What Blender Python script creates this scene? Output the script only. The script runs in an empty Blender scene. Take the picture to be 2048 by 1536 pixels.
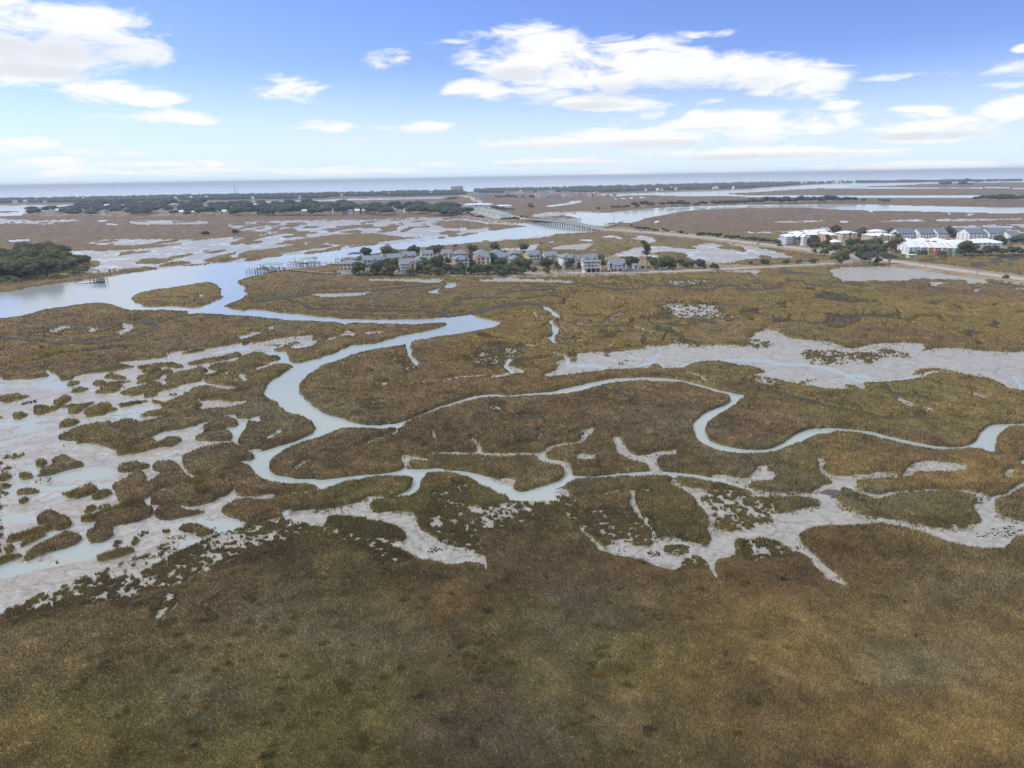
SKYZ = 1.5; SKYS = .12; SKYT = (1.0, 1.03, 1.42); SKYB = (.72, .86, .98)
HAZEC = (.72, .82, 1.0); HAZED = 1.1e-4; USE_HAZE = True; EXPO = 0.14
import bpy, math, random
import numpy as np
from mathutils import Matrix, Vector
random.seed(7); RNG = np.random.default_rng(11)
scene = bpy.context.scene
COL = scene.collection
PI = math.pi
# ------------------------------------------------------------------ camera
F = 1400.0; CX, CY = 1024.0, 768.0; CAMH = 60.0
pitch = math.atan(413.5/F); roll = math.radians(0.974)
FW = np.array([0, math.cos(pitch), -math.sin(pitch)])
R0 = np.array([1.0, 0, 0]); U0 = np.array([0, math.sin(pitch), math.cos(pitch)])
XC = math.cos(roll)*R0 - math.sin(roll)*U0
YC = math.sin(roll)*R0 + math.cos(roll)*U0
cam_d = bpy.data.cameras.new("camera"); cam = bpy.data.objects.new("camera", cam_d); COL.objects.link(cam)
M = Matrix(((XC[0], YC[0], -FW[0], 0), (XC[1], YC[1], -FW[1], 0), (XC[2], YC[2], -FW[2], CAMH), (0, 0, 0, 1)))
cam.matrix_world = M
cam_d.sensor_width = 36; cam_d.lens = 36*F/2048; cam_d.clip_start = 1; cam_d.clip_end = 90000
scene.camera = cam
def ray(px, py):
    v = FW*F + XC*(px-CX) - YC*(py-CY)
    return v/np.linalg.norm(v)
def at(px, py, z=0.0):
    """photo pixel -> point of the horizontal plane at height z"""
    v = ray(px, py); t = (z-CAMH)/v[2]
    return np.array([v[0]*t, v[1]*t, z])
def project(x, y, z=0.0):
    dx, dy, dz = x, y, z-CAMH
    c = dx*FW[0]+dy*FW[1]+dz*FW[2]
    a = dx*XC[0]+dy*XC[1]+dz*XC[2]; b = dx*YC[0]+dy*YC[1]+dz*YC[2]
    cc = np.where(c > 1, c, 1)
    return np.where(c > 1, CX+F*a/cc, -9999), np.where(c > 1, CY-F*b/cc, 9999)
# ------------------------------------------------------------------ noise
_perm = RNG.permutation(4096).astype(np.int64)
_val = RNG.random(4096).astype(np.float32)
def vnoise(x, y, seed=0):
    xi = np.floor(x).astype(np.int64); yi = np.floor(y).astype(np.int64)
    fx = (x-xi).astype(np.float32); fy = (y-yi).astype(np.float32)
    fx = fx*fx*(3-2*fx); fy = fy*fy*(3-2*fy)
    def h(i, j): return _val[(_perm[(i+seed*131) & 4095] + j*7 + _perm[(j+seed*57) & 4095]) & 4095]
    a = h(xi, yi); b = h(xi+1, yi); c = h(xi, yi+1); d = h(xi+1, yi+1)
    return (a*(1-fx)+b*fx)*(1-fy)+(c*(1-fx)+d*fx)*fy
def fbm(x, y, sc, oct=3, seed=0):
    t = 0; amp = 1; n = 0; x = x/sc; y = y/sc
    for o in range(oct):
        ca, sa = math.cos(0.7*o+seed), math.sin(0.7*o+seed)
        t = t+amp*vnoise(x*ca-y*sa+17.3*o, x*sa+y*ca+5.1*o, seed+o); n += amp; amp *= .5; x = x*2.03; y = y*2.03
    return t/n
def sstep(a, b, v):
    t = np.clip((v-a)/(b-a), 0, 1); return t*t*(3-2*t)
# ------------------------------------------------------------------ traced map of the marsh
Z = {'A': (0, 540, 3.938), 'B': (500, 540, 3.938), 'C': (1000, 540, 3.938), 'D': (1500, 540, 3.737),
     'E': (0, 860, 3.938), 'F': (500, 860, 3.938), 'G': (1000, 860, 3.938), 'H': (1500, 860, 3.737),
     'R1': (0, 340, 2.926), 'R2': (600, 340, 4.096), 'R3': (1000, 340, 4.096), 'R4': (1500, 340, 3.737),
     'T5': (860, 360, 5.12), 'T6': (420, 350, 5.12), 'T7': (0, 350, 4.876), 'P': (0, 0, 1.0),
     'V': (660, 470, 5.12), 'V2': (1030, 470, 5.12), 'K3': (1540, 430, 7.877), 'K4': (1780, 430, 7.642), 'K8': (480, 500, 9.31)}
OX, OY, GW, GH = -600, 330, 3300, 1420
cover = np.ones((GH, GW), np.float32); wat = np.zeros((GH, GW), np.float32)
land = np.zeros((GH, GW), np.float32); dap = np.zeros((GH, GW), np.float32); wet = np.zeros((GH, GW), np.float32); spa = np.zeros((GH, GW), np.float32)
def cv(z, s):
    x0, y0, k = Z[z]
    v = [float(t) for t in s.replace(',', ' ').split()]
    return [(x0+v[i]/k, y0+v[i+1]/k) for i in range(0, len(v), 2)]
def fillmask(pts):
    ys = [p[1] for p in pts]; xs = [p[0] for p in pts]
    y0 = max(0, int(min(ys)-OY)-1); y1 = min(GH-1, int(max(ys)-OY)+2)
    x0 = max(0, int(min(xs)-OX)-1); x1 = min(GW-1, int(max(xs)-OX)+2)
    if y1 <= y0 or x1 <= x0: return None
    m = np.zeros((y1-y0, x1-x0), bool)
    n = len(pts)
    yy = np.arange(y0, y1)+OY+0.5
    xg = np.arange(x0, x1)+OX+0.5
    for i in range(n):
        ax, ay = pts[i]; bx, by = pts[(i+1) % n]
        if ay == by: continue
        lo, hi = (ay, by) if ay < by else (by, ay)
        sel = np.nonzero((yy >= lo) & (yy < hi))[0]
        for r in sel:
            xc = ax+(bx-ax)*(yy[r]-ay)/(by-ay)
            m[r] ^= (xg < xc)
    return (slice(y0, y1), slice(x0, x1), m)
def smooth_poly(pts, closed=True):
    out = []; n = len(pts)
    rng = range(n) if closed else range(n-1)
    for i in rng:
        if closed: p0, p1, p2, p3 = pts[i-1], pts[i], pts[(i+1) % n], pts[(i+2) % n]
        else: p0, p1, p2, p3 = pts[max(i-1, 0)], pts[i], pts[i+1], pts[min(i+2, n-1)]
        for t in (0, .25, .5, .75):
            q = []
            for k in (0, 1):
                m1 = (p2[k]-p0[k])*.35; m2 = (p3[k]-p1[k])*.35
                q.append((2*t**3-3*t**2+1)*p1[k]+(t**3-2*t**2+t)*m1+(-2*t**3+3*t**2)*p2[k]+(t**3-t**2)*m2)
            out.append(tuple(q))
    if not closed: out.append(pts[-1])
    return out
def setop(kind, sl, m, val):
    ys, xs, mm = sl
    if kind != 't': spa[ys, xs][mm] = 1 if kind == 's' else 0
    if kind == 'w': wat[ys, xs][mm] = 1; cover[ys, xs][mm] = 0; land[ys, xs][mm] = 0; dap[ys, xs][mm] = 0
    elif kind == 'm': cover[ys, xs][mm] = 0; wat[ys, xs][mm] = 0; wet[ys, xs][mm] = val; dap[ys, xs][mm] = 0
    elif kind == 'g': cover[ys, xs][mm] = 1; wat[ys, xs][mm] = 0; dap[ys, xs][mm] = 0
    elif kind == 's': cover[ys, xs][mm] = val; wat[ys, xs][mm] = 0; wet[ys, xs][mm] = .2
    elif kind == 'l': land[ys, xs][mm] = 1; cover[ys, xs][mm] = val; wat[ys, xs][mm] = 0
    elif kind == 'd': dap[ys, xs][mm] = val; cover[ys, xs][mm] = 0; wat[ys, xs][mm] = 0; wet[ys, xs][mm] = .9
    elif kind == 't': wet[ys, xs][mm] = val
def poly(kind, z, s, val=0.0):
    p = smooth_poly(cv(z, s)); sl = fillmask(p)
    if sl: setop(kind, sl, None, val)
def stroke(kind, z, s, w, val=0.0):
    """a creek or gully of width w (picture px in the zoom's scale)"""
    p = smooth_poly(cv(z, s), False); hw = w/Z[z][2]/2; hw = max(hw, .9)
    for i in range(len(p)-1):
        (ax, ay), (bx, by) = p[i], p[i+1]
        dx, dy = bx-ax, by-ay; L = math.hypot(dx, dy) or 1
        # flatter where it runs across the view, as on the ground
        nx, ny = -dy/L*hw*1.5, dx/L*hw*.8
        ex, ey = dx/L*hw*.5, dy/L*hw*.5
        sl = fillmask([(ax+nx-ex, ay+ny-ey), (bx+nx+ex, by+ny+ey), (bx-nx+ex, by-ny+ey), (ax-nx-ex, ay-ny-ey)])
        if sl: setop(kind, sl, None, val)
exec_map = None
# ---- far shores, sea and rivers
poly('w','P','-600 416 0 400 410 392 820 385.5 1000 381.5 1250 372.5 1500 364.5 1703 361 1794 359.5 2048 357 2700 352 2700 320 -600 320')
poly('w','P','-600 419 0 411 123 409.5 246 407.5 420 403.5 520 402 615 400.5 713 397 820 394.5 888 393.5 893 396 820 398 713 400 615 403.5 520 405 420 407 246 410.5 123 413 0 416 -600 424')
poly('w','T7','-600 330 300 322 600 322 560 350 400 350 280 388 0 400 -600 420')
poly('g','T7','-300 345 130 352 200 362 100 368 -300 372')
poly('d','T7','0 425 150 432 400 445 700 430 870 430 700 455 500 460 550 475 400 482 300 475 150 472 -200 480 -200 425',.25)
for s in ('650 405 820 392 760 406','920 445 1050 440 980 456','980 470 1100 475 1220 483 1080 485','1290 460 1400 463 1360 472','1280 438 1540 443 1400 449','1700 450 1930 450 1800 460','180 405 260 404 220 412'):
    poly('w','T7',s)
poly('w','R1','30 412 170 405 200 409 60 419')
poly('d','R1','760 295 930 292 1200 298 1180 315 800 318',.55)
poly('d','R1','520 420 700 405 850 408 860 432 700 440 520 430',.4)
# tidal flats dotted with small grass islands
poly('d','P','137 507 126 502 239 500 318 494 367 490 290 487 178 483 205 479 273 478 410 477 500 474 574 468 540 464 478 460 455 449 513 442 600 440 700 439 746 439 820 435 905 433 917 434 954 440 995 445 1047 446 1100 450 1100 472 930 486 820 495 720 508 680 520 600 533 480 545 305 541 184 540 150 522',.42)
poly('d','P','430 478 574 470 620 480 740 470 740 452 560 446 470 450 540 464',.62)
poly('w','P','-600 690 0 637 89 620 188 605 222 608 263 620 376 622 393 626 520 634 451 612 485 598 492 579 478 562 480 560 499 555 540 544 568 540 587 538 641 533 660 528 682 526 720 512 820 496 930 486 1027 474 1100 468 1210 461 1100 446 1047 447 1012 455 905 476 800 488 730 492 671 501 560 514 478 526 360 533 305 541 228 551 152 563 122 567 47 578 0 586 -600 620')
poly('g','R1','184 590 400 600 540 583 745 578 880 564 903 580 700 610 560 625 440 640 300 660 150 690 0 720 -400 760 -400 480 0 480 200 500')
poly('m','R1','540 588 740 586 600 600 480 602',.6)
poly('g','R1','1390 500 1440 475 1600 455 1750 440 1900 436 1955 446 1750 472 1500 512 1420 515')
poly('g','R1','1650 420 1700 408 1800 400 2048 388 2048 440 1900 425 1780 420')
poly('g','R2','-220 610 0 565 250 530 450 516 600 515 700 528 790 545 900 548 1000 548 800 570 600 592 420 615 300 610 200 595 80 590 0 600')
poly('g','R2','-300 700 -180 640 0 602 60 608 270 625 100 640 0 660')
poly('g','R2','1070 442 1150 430 1270 410 1400 420 1560 440 1860 457 1840 466 1700 480 1580 496 1540 490 1540 470 1400 487 1370 472 1200 476 1150 457')
poly('g','R1','795 543 830 525 870 514 1020 518 930 549 850 550')
poly('g','R1','470 530 560 528 600 555 530 570 480 560')
stroke('g','R1','1040 563 1180 552 1250 540 1390 514',8)
stroke('g','R1','1250 540 1390 514',12)
poly('g','P','258 596 290 584 359 572 410 564 424 566 436 572 444 583 444 592 425 604 407 612 383 616 340 613 290 613')
poly('m','A','1550 198 1610 198 1600 212 1560 210',.3)
# river beyond the bridge
poly('w','P','1100 446 1130 436 1159 434 1159 425 1227 424 1268 420 1305 417 1366 414 1415 412 1500 410 1607 409.5 1714 408.5 1821 411.5 2048 415.5 2700 421 2700 432 2048 426.5 1928 424.5 1821 422 1730 420.5 1650 417.5 1607 415 1500 416 1415 418.5 1366 422 1317 431.5 1293 436 1264 445 1232 446 1210 453 1205 461 1140 455')
poly('g','R3','540 372 640 376 652 386 540 406 480 396 400 386')
poly('w','R3','480 368 520 352 600 346 680 350 690 400 640 392 560 376')
poly('g','R3','700 348 800 342 930 344 900 351 740 354')
poly('d','R3','250 368 400 345 560 340 900 336 700 350 600 356 500 372 400 380 300 385',.35)
poly('w','R3','360 296 560 270 575 256 672 250 662 262 570 282 440 297')
stroke('w','R3','930 238 1100 228 1240 222',5)
poly('w','R3','815 205 830 195 1200 187 1500 178 1800 170 2048 157 2048 181 1950 185 1840 195 2048 211 2048 214 1850 214 1450 211 1200 205 950 212')
poly('w','R4','-4 142 250 125 450 112 700 100 1100 91 1500 80 2048 66 3500 60 3500 78 2048 90 1500 96 1000 118 600 129 540 134 400 141 250 150 -4 166')
poly('w','R4','560 131 1500 131 1900 128 2048 136 3500 140 3500 148 2048 142 1890 136 700 140')
poly('w','R4','-4 192 800 189 1200 192 1820 190 1740 206 1200 206 600 206 -4 201')
poly('w','R4','1900 190 2048 188 3500 186 3500 196 2048 196')
poly('w','R3','1260 425 1300 414 1315 418 1280 434')
for s in ('640 386 750 380 705 392','880 304 920 306 905 316','520 372 530 372 525 380','620 314 680 316 640 319','1480 322 1500 325 1490 334','1620 325 1670 330 1660 340 1640 338'):
    poly('w','R4',s)
poly('d','R4','960 384 1000 378 1200 368 1500 364 2048 360 3000 355 3000 372 2048 371 1600 381 1100 384',.3)
poly('d','R4','180 384 460 374 560 376 460 390 200 392',.6)
poly('d','R4','-4 460 250 458 400 440 600 428 650 440 600 452 250 468 -4 470',.35)
poly('d','R4','1430 432 1600 415 1800 408 2048 403 3000 395 3000 470 2048 470 1900 462 1700 436 1450 452',.35)
# flats between the village and the road
poly('d','R3','870 712 1000 670 1100 635 1300 622 1500 640 1700 600 1850 600 2048 620 2120 640 2060 710 1980 742 1750 770 1600 742 1500 712 1200 712 950 722',.25)
poly('g','R3','1230 680 1400 668 1530 690 1500 708 1300 705')
poly('g','R3','1130 600 1340 590 1560 615 1500 632 1250 618 1000 640 700 690 680 660 900 610')
poly('d','R3','850 540 1080 530 1300 560 1250 592 1000 582 880 570',.6)
poly('w','R3','200 640 240 615 320 600 280 630 270 652')
poly('w','R3','640 570 740 568 775 576 740 586')
poly('m','R3','420 640 500 618 700 600 760 605 740 625 680 652 450 656',.3)
poly('w','R3','740 655 770 648 765 662')
poly('w','R3','400 585 460 585 430 597')
poly('d','R4','-60 590 0 578 150 600 300 640 320 652 0 668 -60 660',.15)
poly('d','R2','1600 640 1760 640 1900 610 1960 605 1900 660 1700 662',.3)
# dry ground
poly('l','P','676 540 700 528 760 520 850 512 950 506 1100 508 1250 514 1400 524 1500 531 1600 527 1660 520 1700 517 1790 520 1800 525 1700 531 1600 535 1500 541 1400 547 1250 553 1100 556 960 556 830 552 684 549',.25)
poly('l','P','1190 452 1244 455 1317 461 1415 470 1500 481 1607 492 1714 506 1794 520 1901 532 2048 551 2700 640 2700 668 2048 566 1901 546 1794 531 1700 521 1607 504 1500 490 1415 480 1317 470 1244 463 1190 459',.15)
poly('l','P','1560 482 1600 470 1760 462 1900 460 2048 470 2300 480 2300 512 2048 508 1900 512 1790 515 1700 505 1600 495',.3)
poly('l','P','1040 444 1052 438 1040 436 990 420 975 409 955 396 938 388 930 392 950 402 960 412 940 414 925 420 935 432 960 438 1000 444',.2)
poly('l','R1','0 480 200 480 400 500 500 570 520 600 440 630 300 640 0 660 -400 680 -400 480',.5)
poly('l','P','50 431 60 424 200 420 420 412 620 404 780 410 930 412 940 420 930 428 700 430 400 434 100 434',.4)
poly('l','P','1214 418 1240 411 1380 408 1500 404 1700 402 1705 405 1500 409 1380 412 1260 416',.5)
# tidal creek winding to the front
CREEK = '500 620 551 625 602 629 678 636.5 767 640 855 638 894 634 911 634.5 942 629 952 634 977 639 998 645 998 650 957 661 881 672 843 678 822 685 822 692 830 713 842 727 836 731 826 725 815 705 806 688 800 690 754 697 716 706 678 720 642 735 607 756 597 768 597 786 614 801 642 821 678 837 716 848 754 850 792 845 822 837 855 822 896 807 937 795 982 790 1020 791 1051 789 1101 784 1135 776 1178 766 1208 760 1279 756 1330 757 1394 767 1432 779 1470 789 1490 791 1482 801 1457 817 1432 832 1416 850 1411 865 1421 880 1444 890 1482 898 1520 900 1540 896 1567 883 1594 866 1620 859 1660 857 1687 860 1741 865 1794 877 1848 888 1896 895 1933 891 1955 880 1965 861 1982 853 2008 848 2048 846 2300 838 2700 830 2700 850 2300 846 2048 851 2022 856 2000 869 1996 885 1990 905 1979 904 1955 897 1901 901 1875 901 1821 891 1768 879 1727 869 1687 866 1634 869 1607 880 1580 890.5 1553 901 1527 906 1500 908 1470 906 1432 898 1401 883 1387 867 1388 850 1401 834 1416 824 1444 812 1460 801 1457 791 1432 781 1396 772 1355 765 1279 761 1215 764 1203 771 1157 784 1101 791 1000 795 957 799 896 814 830 837 805 851 800 857 789 855 754 857 683 858 652 870 614 883 576 900 546 921 539 930 545 944 558 951 602 955 652 956.5 728 951 792 944 805 936 815 942 881 940 932 944 970 954 998 963 1020 973 1041 982 1076 974 1112 964 1130 946 1142 953 1178 954 1228 949 1300 941 1368 947 1432 956.5 1457 967 1495 977 1520 984 1520 991 1470 974 1406 962 1368 955 1305 953 1228 956.5 1152 961 1127 972 1105 979 1132 988 1142 1001 1112 1000 1051 1001 1015 999 995 987 957 967 919 951 881 948 853 955 848 969 825 990 779 997 812 984 828 967 825 959 792 955 728 958 678 969 642 980 637 973 614 967 551 964 520 954 500 939 508 920 523 906 576 885 614 870 630 858 627 853 622 845 602 832 561 821 551 804 536 794 525 787 534 768 551 756 580 738 570 728 545 705 525 690 500 693 500 687 525 686 560 700 590 722 609 724 614 722 678 702 703 692 754 686 800 672 843 664 881 655 893 649 881 646 830 649 728 647 693 648 686 654 682 648 652 644 602 641 571 641 500 632 480 628'
# left mud flats first
poly('m','A','-1600 880 -400 850 0 838 51 856 200 858 330 845 370 830 330 775 420 825 480 868 570 868 620 832 850 792 1020 752 900 732 1200 700 1400 678 1300 660 1600 620 1750 600 1880 578 1890 545 1850 525 2048 492 2040 505 1910 550 1920 590 2048 576 2300 540 2400 570 2300 760 2048 850 2080 1500 2300 2100 2300 1830 2160 1920 2000 2050 1750 2050 1600 2110 1400 2215 1200 2320 1000 2420 700 2480 400 2535 200 2610 0 2700 -1600 3000',.9)
poly('s','E','0 1430 200 1350 400 1270 700 1210 1000 1150 1200 1050 1400 950 1600 850 1750 790 2100 740 2100 900 1900 1000 1500 1180 1000 1330 500 1400 100 1500',.5)
poly('s','E','400 1270 700 1120 1000 1010 1250 900 1400 860 1400 950 1200 1050 1000 1150 700 1210',.22)
poly('w','P',CREEK)
stroke('w','P','1190 767 1230 763 1279 760 1330 761 1375 766 1400 773 1432 782 1468 792',6)
poly('m','B','0 585 100 572 300 532 450 520 560 530 700 495 760 480 830 500 820 525 700 550 560 560 480 600 440 620 400 600 250 600 150 620 0 640',.7)
poly('m','B','140 470 160 445 190 438 175 470',.8); poly('m','B','-20 490 50 492 20 505',.8)
poly('m','B','900 500 960 485 1090 488 1040 500 940 512',.5)
G_A = '''0 990 120 970 180 985 290 985 180 1020 60 1050 0 1040 -200 1050 -300 1000|100 1165 110 1135 170 1120 220 1140 150 1170|250 1110 290 1075 360 1070 400 1090 450 1030 520 990 590 1020 500 1070 430 1110 330 1140 260 1130|515 1130 620 1070 760 1040 700 1080 600 1140|645 1140 740 1080 850 1050 860 1110 800 1145 700 1145|515 915 570 880 650 880 620 910 560 922|550 962 620 925 712 932 650 966|730 905 800 868 872 888 800 917|760 967 830 915 920 890 965 905 940 950 850 977|840 845 880 808 990 842 960 862 880 862|1060 855 1110 825 1180 830 1320 780 1360 800 1260 840 1180 880 1030 907 1080 870|1130 802 1160 760 1240 730 1400 730 1470 765 1420 777 1300 760 1200 812|945 972 1000 935 1150 900 1230 890 1250 915 1150 975 1060 1000 990 992|1250 882 1330 820 1480 790 1600 760 1615 800 1560 830 1670 830 1560 870 1450 900 1350 940 1250 960 1180 1000 1130 1012 1170 960 1300 900|1480 740 1600 705 1750 680 1880 645 1895 680 1750 720 1640 735 1560 750|1650 777 1700 745 1860 715 1900 690 2010 655 2070 650 2130 690 2040 740 1990 760 2048 800 2000 850 1950 872 1930 830 1850 815 1700 800|1250 1062 1350 1020 1440 980 1500 925 1600 915 1700 930 1780 945 1900 930 1600 890 1640 840 1750 820 1870 830 1900 880 2000 840 2048 780 2200 735 2310 745 2315 770 2170 840 2100 900 2095 930 2048 1000 1990 1020 1830 1037 1800 1020 1700 1027 1600 1020 1450 1050 1300 1070|1100 1147 1180 1110 1350 1075 1560 1030 1590 1070 1500 1110 1300 1140|440 1325 600 1240 870 1190 880 1210 1000 1175 1090 1185 1100 1195 1300 1150 1600 1095 1800 1080 2000 1040 2095 1005 2048 1080 1950 1150 1860 1170 1900 1130 1750 1150 1600 1200 1450 1250 1300 1270 1150 1340 1000 1400 900 1417 830 1390 620 1362 500 1345|460 1242 490 1200 560 1180 630 1195 560 1232|1560 1247 1640 1180 1750 1155 1850 1190 1850 1240 1700 1257|1520 1332 1600 1270 1750 1265 1838 1300 1800 1337 1600 1347|1005 1432 1100 1370 1250 1330 1250 1360 1400 1310 1425 1350 1350 1392 1250 1400 1100 1442|1415 1480 1500 1430 1700 1370 1830 1360 1850 1400 1950 1440 2000 1460 1980 1500 1850 1530 1650 1600 1520 1620 1440 1560|1140 1000 1200 975 1240 990 1200 1010|1290 985 1390 980 1340 1000|1180 1040 1220 1030 1290 1050 1200 1055'''
for s in G_A.split('|'): poly('g','A',s)
G_B = '''-110 1350 -70 1280 -20 1190 150 1210 230 1160 300 1140 390 1155 430 1190 500 1240 470 1300 300 1370 120 1410 -60 1412 -90 1380|0 1020 60 1005 130 1000 200 1060 238 1110 130 1132 0 1165 -110 1168 -90 1110|70 712 130 670 220 675 240 700 130 727|0 650 60 655 100 675 40 720 0 747 -30 700|180 620 300 600 400 620 480 600 650 560 720 530 800 520 830 540 1000 500 1150 500 1170 520 1050 550 800 590 780 610 650 660 480 712 450 720 410 712 400 737 330 727 310 680 290 640 210 640|480 552 600 500 720 490 700 520 560 552|-100 1440 0 1440 40 1480 0 1510 -100 1500'''
for s in G_B.split('|'): poly('g','B',s)
poly('s','B','120 600 300 568 430 572 300 598',.6)
stroke('m','B','110 1330 200 1280 210 1270',26,.5)
stroke('m','B','30 1160 230 1155',14,.5)
G_E = '''315 240 370 235 400 260 360 300 320 280|345 327 450 270 430 240 490 200 550 210 600 240 680 260 640 285 560 300 460 340 380 342|155 375 200 340 280 340 230 372|0 350 50 345 150 340 90 370 60 390 0 415|148 515 200 465 300 450 362 475 300 502|165 562 220 535 265 550 200 587|585 542 620 480 700 425 760 440 750 480 690 520 620 542|720 542 760 490 840 475 880 490 830 530 760 550|930 317 960 275 1020 260 1100 275 1170 280 1130 310 1000 337|885 460 920 420 1000 380 1060 340 1120 345 1130 400 1080 440 1200 390 1250 350 1200 330 1185 290 1230 255 1330 250 1390 290 1450 360 1485 400 1350 450 1250 480 1150 540 1000 577 930 560 920 500|1205 562 1220 500 1320 440 1450 425 1540 450 1580 500 1700 520 1710 560 1650 580 1500 602 1400 580 1280 592|1240 692 1260 630 1340 590 1430 600 1480 630 1640 640 1560 665 1450 690 1300 707|735 770 740 720 850 650 1000 610 1150 580 1220 610 1210 680 1100 720 950 752 850 782|690 862 700 800 780 775 900 790 900 830 850 860 780 892 710 890|270 752 290 700 360 650 470 650 500 665 440 680 370 720 300 752|360 762 380 710 440 690 530 695 545 740 500 782 420 802 380 800|120 927 200 850 300 810 340 835 240 880 150 932|128 1052 200 980 300 910 400 860 500 820 580 835 640 860 560 920 450 950 330 982 230 1022|0 920 60 925 75 950 30 987 0 990|1400 782 1450 745 1540 740 1620 765 1690 780 1600 812 1480 807|1590 420 1650 350 1750 300 1900 275 1969 300 2030 360 2170 410 2370 420 2510 440 2500 465 2370 472 2170 492 2000 527 1890 515 1870 460 1800 512 1720 522 1640 492|1750 620 1800 580 1900 545 2048 545 2269 530 2509 480 2669 430 2869 390 3069 375 3219 380 3269 400 3169 480 3049 500 2969 505 2849 520 2819 570 2669 602 2469 622 2289 622 2169 682 2060 742 2000 745 1850 700 1760 660'''
for s in G_E.split('|'): poly('g','E',s)
S_E = '''0 200 130 185 160 220 60 245 0 250|0 290 120 275 160 290 60 320 0 330|285 390 350 350 460 375 400 410 330 412|0 500 60 490 130 485 60 520 0 532|0 600 100 575 60 620 0 640|660 640 680 600 740 590 760 620 720 650 670 667|760 620 800 580 900 580 860 620 780 640|1270 810 1290 770 1340 775 1340 800 1300 827|1060 850 1100 800 1170 780 1230 795 1180 830 1110 880 1060 912|885 900 920 860 980 870 970 920 920 932|1760 830 1820 800 1870 805 1830 840|400 1040 470 1030 440 1055|0 650 90 645 40 680'''
for s in S_E.split('|'): poly('s','E',s,.62)
poly('s','E','-1600 250 -100 200 0 190 0 1000 -300 1100 -1600 1300',.35)
poly('w','E','1120 560 1180 525 1250 470 1350 450 1290 480 1210 510 1200 570 1230 605 1190 600',0)
# dark sliver of creek between the clumps, salt pans south of the creek
poly('m','F','330 640 600 625 850 575 920 530 1080 520 1100 545 960 570 940 600 1000 650 1200 640 1300 660 1290 720 1350 790 1450 860 1500 900 1600 930 1700 960 1820 985 1850 1010 1870 1100 1820 1050 1700 1040 1560 1060 1500 1040 1350 1020 1250 960 1100 910 1200 880 1210 800 1100 730 950 700 800 670 620 680 560 760 400 720 330 690',.55)
poly('s','F','-50 750 100 720 200 690 320 690 400 720 560 760 620 690 700 760 850 800 1000 850 1200 880 1100 910 1000 940 1100 980 1300 1020 1100 1040 900 930 600 850 200 880 0 870',.5)
poly('s','F','620 680 800 670 950 700 1100 730 1210 800 1150 830 900 800 700 740',.9)
poly('s','F','1350 480 1500 440 1700 430 1760 560 2048 600 2200 640 2200 740 2048 760 1850 800 1800 980 1600 930 1300 700 1480 600',.66)
poly('g','F','1370 400 1400 360 1500 345 1650 365 1800 425 1950 500 2040 530 1900 590 1800 600 1740 540 1700 430 1500 470 1400 520 1480 640 1400 670 1300 640 1200 620 1150 570 1250 540 1340 470')
poly('g','F','940 600 1000 555 1100 550 1130 600 1000 625')
poly('m','F','1700 590 1830 622 2048 565 2060 590 1850 645 1750 645',.5)
poly('m','F','840 400 860 395 900 400 900 410',.3)
stroke('m','F','-120 548 0 535 200 515 400 495 540 470',24,.5)
stroke('m','F','380 300 430 260 520 245',30,.2); stroke('m','F','840 130 950 90 1100 30 1150 0',26,.2)
stroke('m','F','1440 10 1450 60',22,.3); stroke('m','F','1750 75 1790 120 1800 180',32,.4)
poly('m','F','1180 200 1280 210 1400 240 1440 265 1240 260 1220 300 1200 280',.2)
stroke('m','G','-560 195 -300 190 0 195 150 190 270 195 330 180 400 140 500 115 620 95 660 50 740 5',34,.35)
stroke('m','G','290 190 330 240 430 260 500 290 520 345',48,.8)
poly('m','G','580 190 650 185 740 200 740 240 560 250 500 300 480 270 570 240',.4)
stroke('m','G','910 60 930 110 960 170 1020 210 1100 235 1180 255 1215 300 1230 330',56,.7)
poly('m','G','1050 200 1200 185 1350 150 1400 170 1390 205 1250 220 1200 270 1120 240',.5)
stroke('m','G','570 545 760 530 880 500 1000 485 1170 478',24,.5)
stroke('m','G','1030 500 1040 580 1070 650',34,.3)
stroke('m','G','1340 400 1420 450 1520 510 1560 580',42,.6)
poly('m','G','1400 425 1480 455 1600 470 1650 500 1560 520 1500 500',.3)
poly('m','G','1640 355 1750 360 1900 385 2048 335 2150 330 2150 400 1990 410 1950 440 1800 412',.5)
poly('m','G','0 380 60 375 130 405 90 440 0 425 -60 400 -120 370',.4)
poly('m','G','340 485 420 468 500 470 560 520 480 500',.5)
stroke('s','G','470 520 560 570 580 700 660 790',50,.45)
poly('s','G','-100 600 0 590 250 560 470 560 540 640 380 680 100 740 -200 760',.5)
poly('s','G','720 650 1000 650 1200 730 1180 850 950 900 800 900 680 760',.66)
poly('s','G','1550 560 1700 465 1900 500 2150 560 2150 780 1800 780 1650 740 1600 640',.58)
poly('m','G','740 930 850 910 1000 900 1050 930 1180 900 1200 870 1300 830 1500 880 1560 890 1640 920 1680 830 1620 760 1800 790 2048 790 2100 800 2100 850 1900 860 1870 930 1900 960 1800 1000 1710 1020 1690 1100 1690 1160 1650 1100 1650 1050 1550 1000 1460 1020 1400 1085 1340 1095 1180 1060 1000 1010 880 980',.4)
poly('s','G','1300 900 1480 900 1490 980 1300 990',.42); poly('s','G','1480 1000 1600 985 1650 1050 1560 1090 1400 1090',.5)
stroke('m','H','0 468 200 485 400 485 560 520 640 560',44,.7)
poly('m','H','450 490 520 425 600 400 720 400 790 440 830 470 720 430 650 440 600 500',.6)
poly('m','H','500 470 560 430 650 425 690 450 660 495 560 490',.05)
stroke('m','H','620 395 740 405 830 465 950 495 1050 480',30,.8)
stroke('m','H','1050 478 1150 462 1250 455 1400 450 1560 460 1700 492',26,.3)
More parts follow.
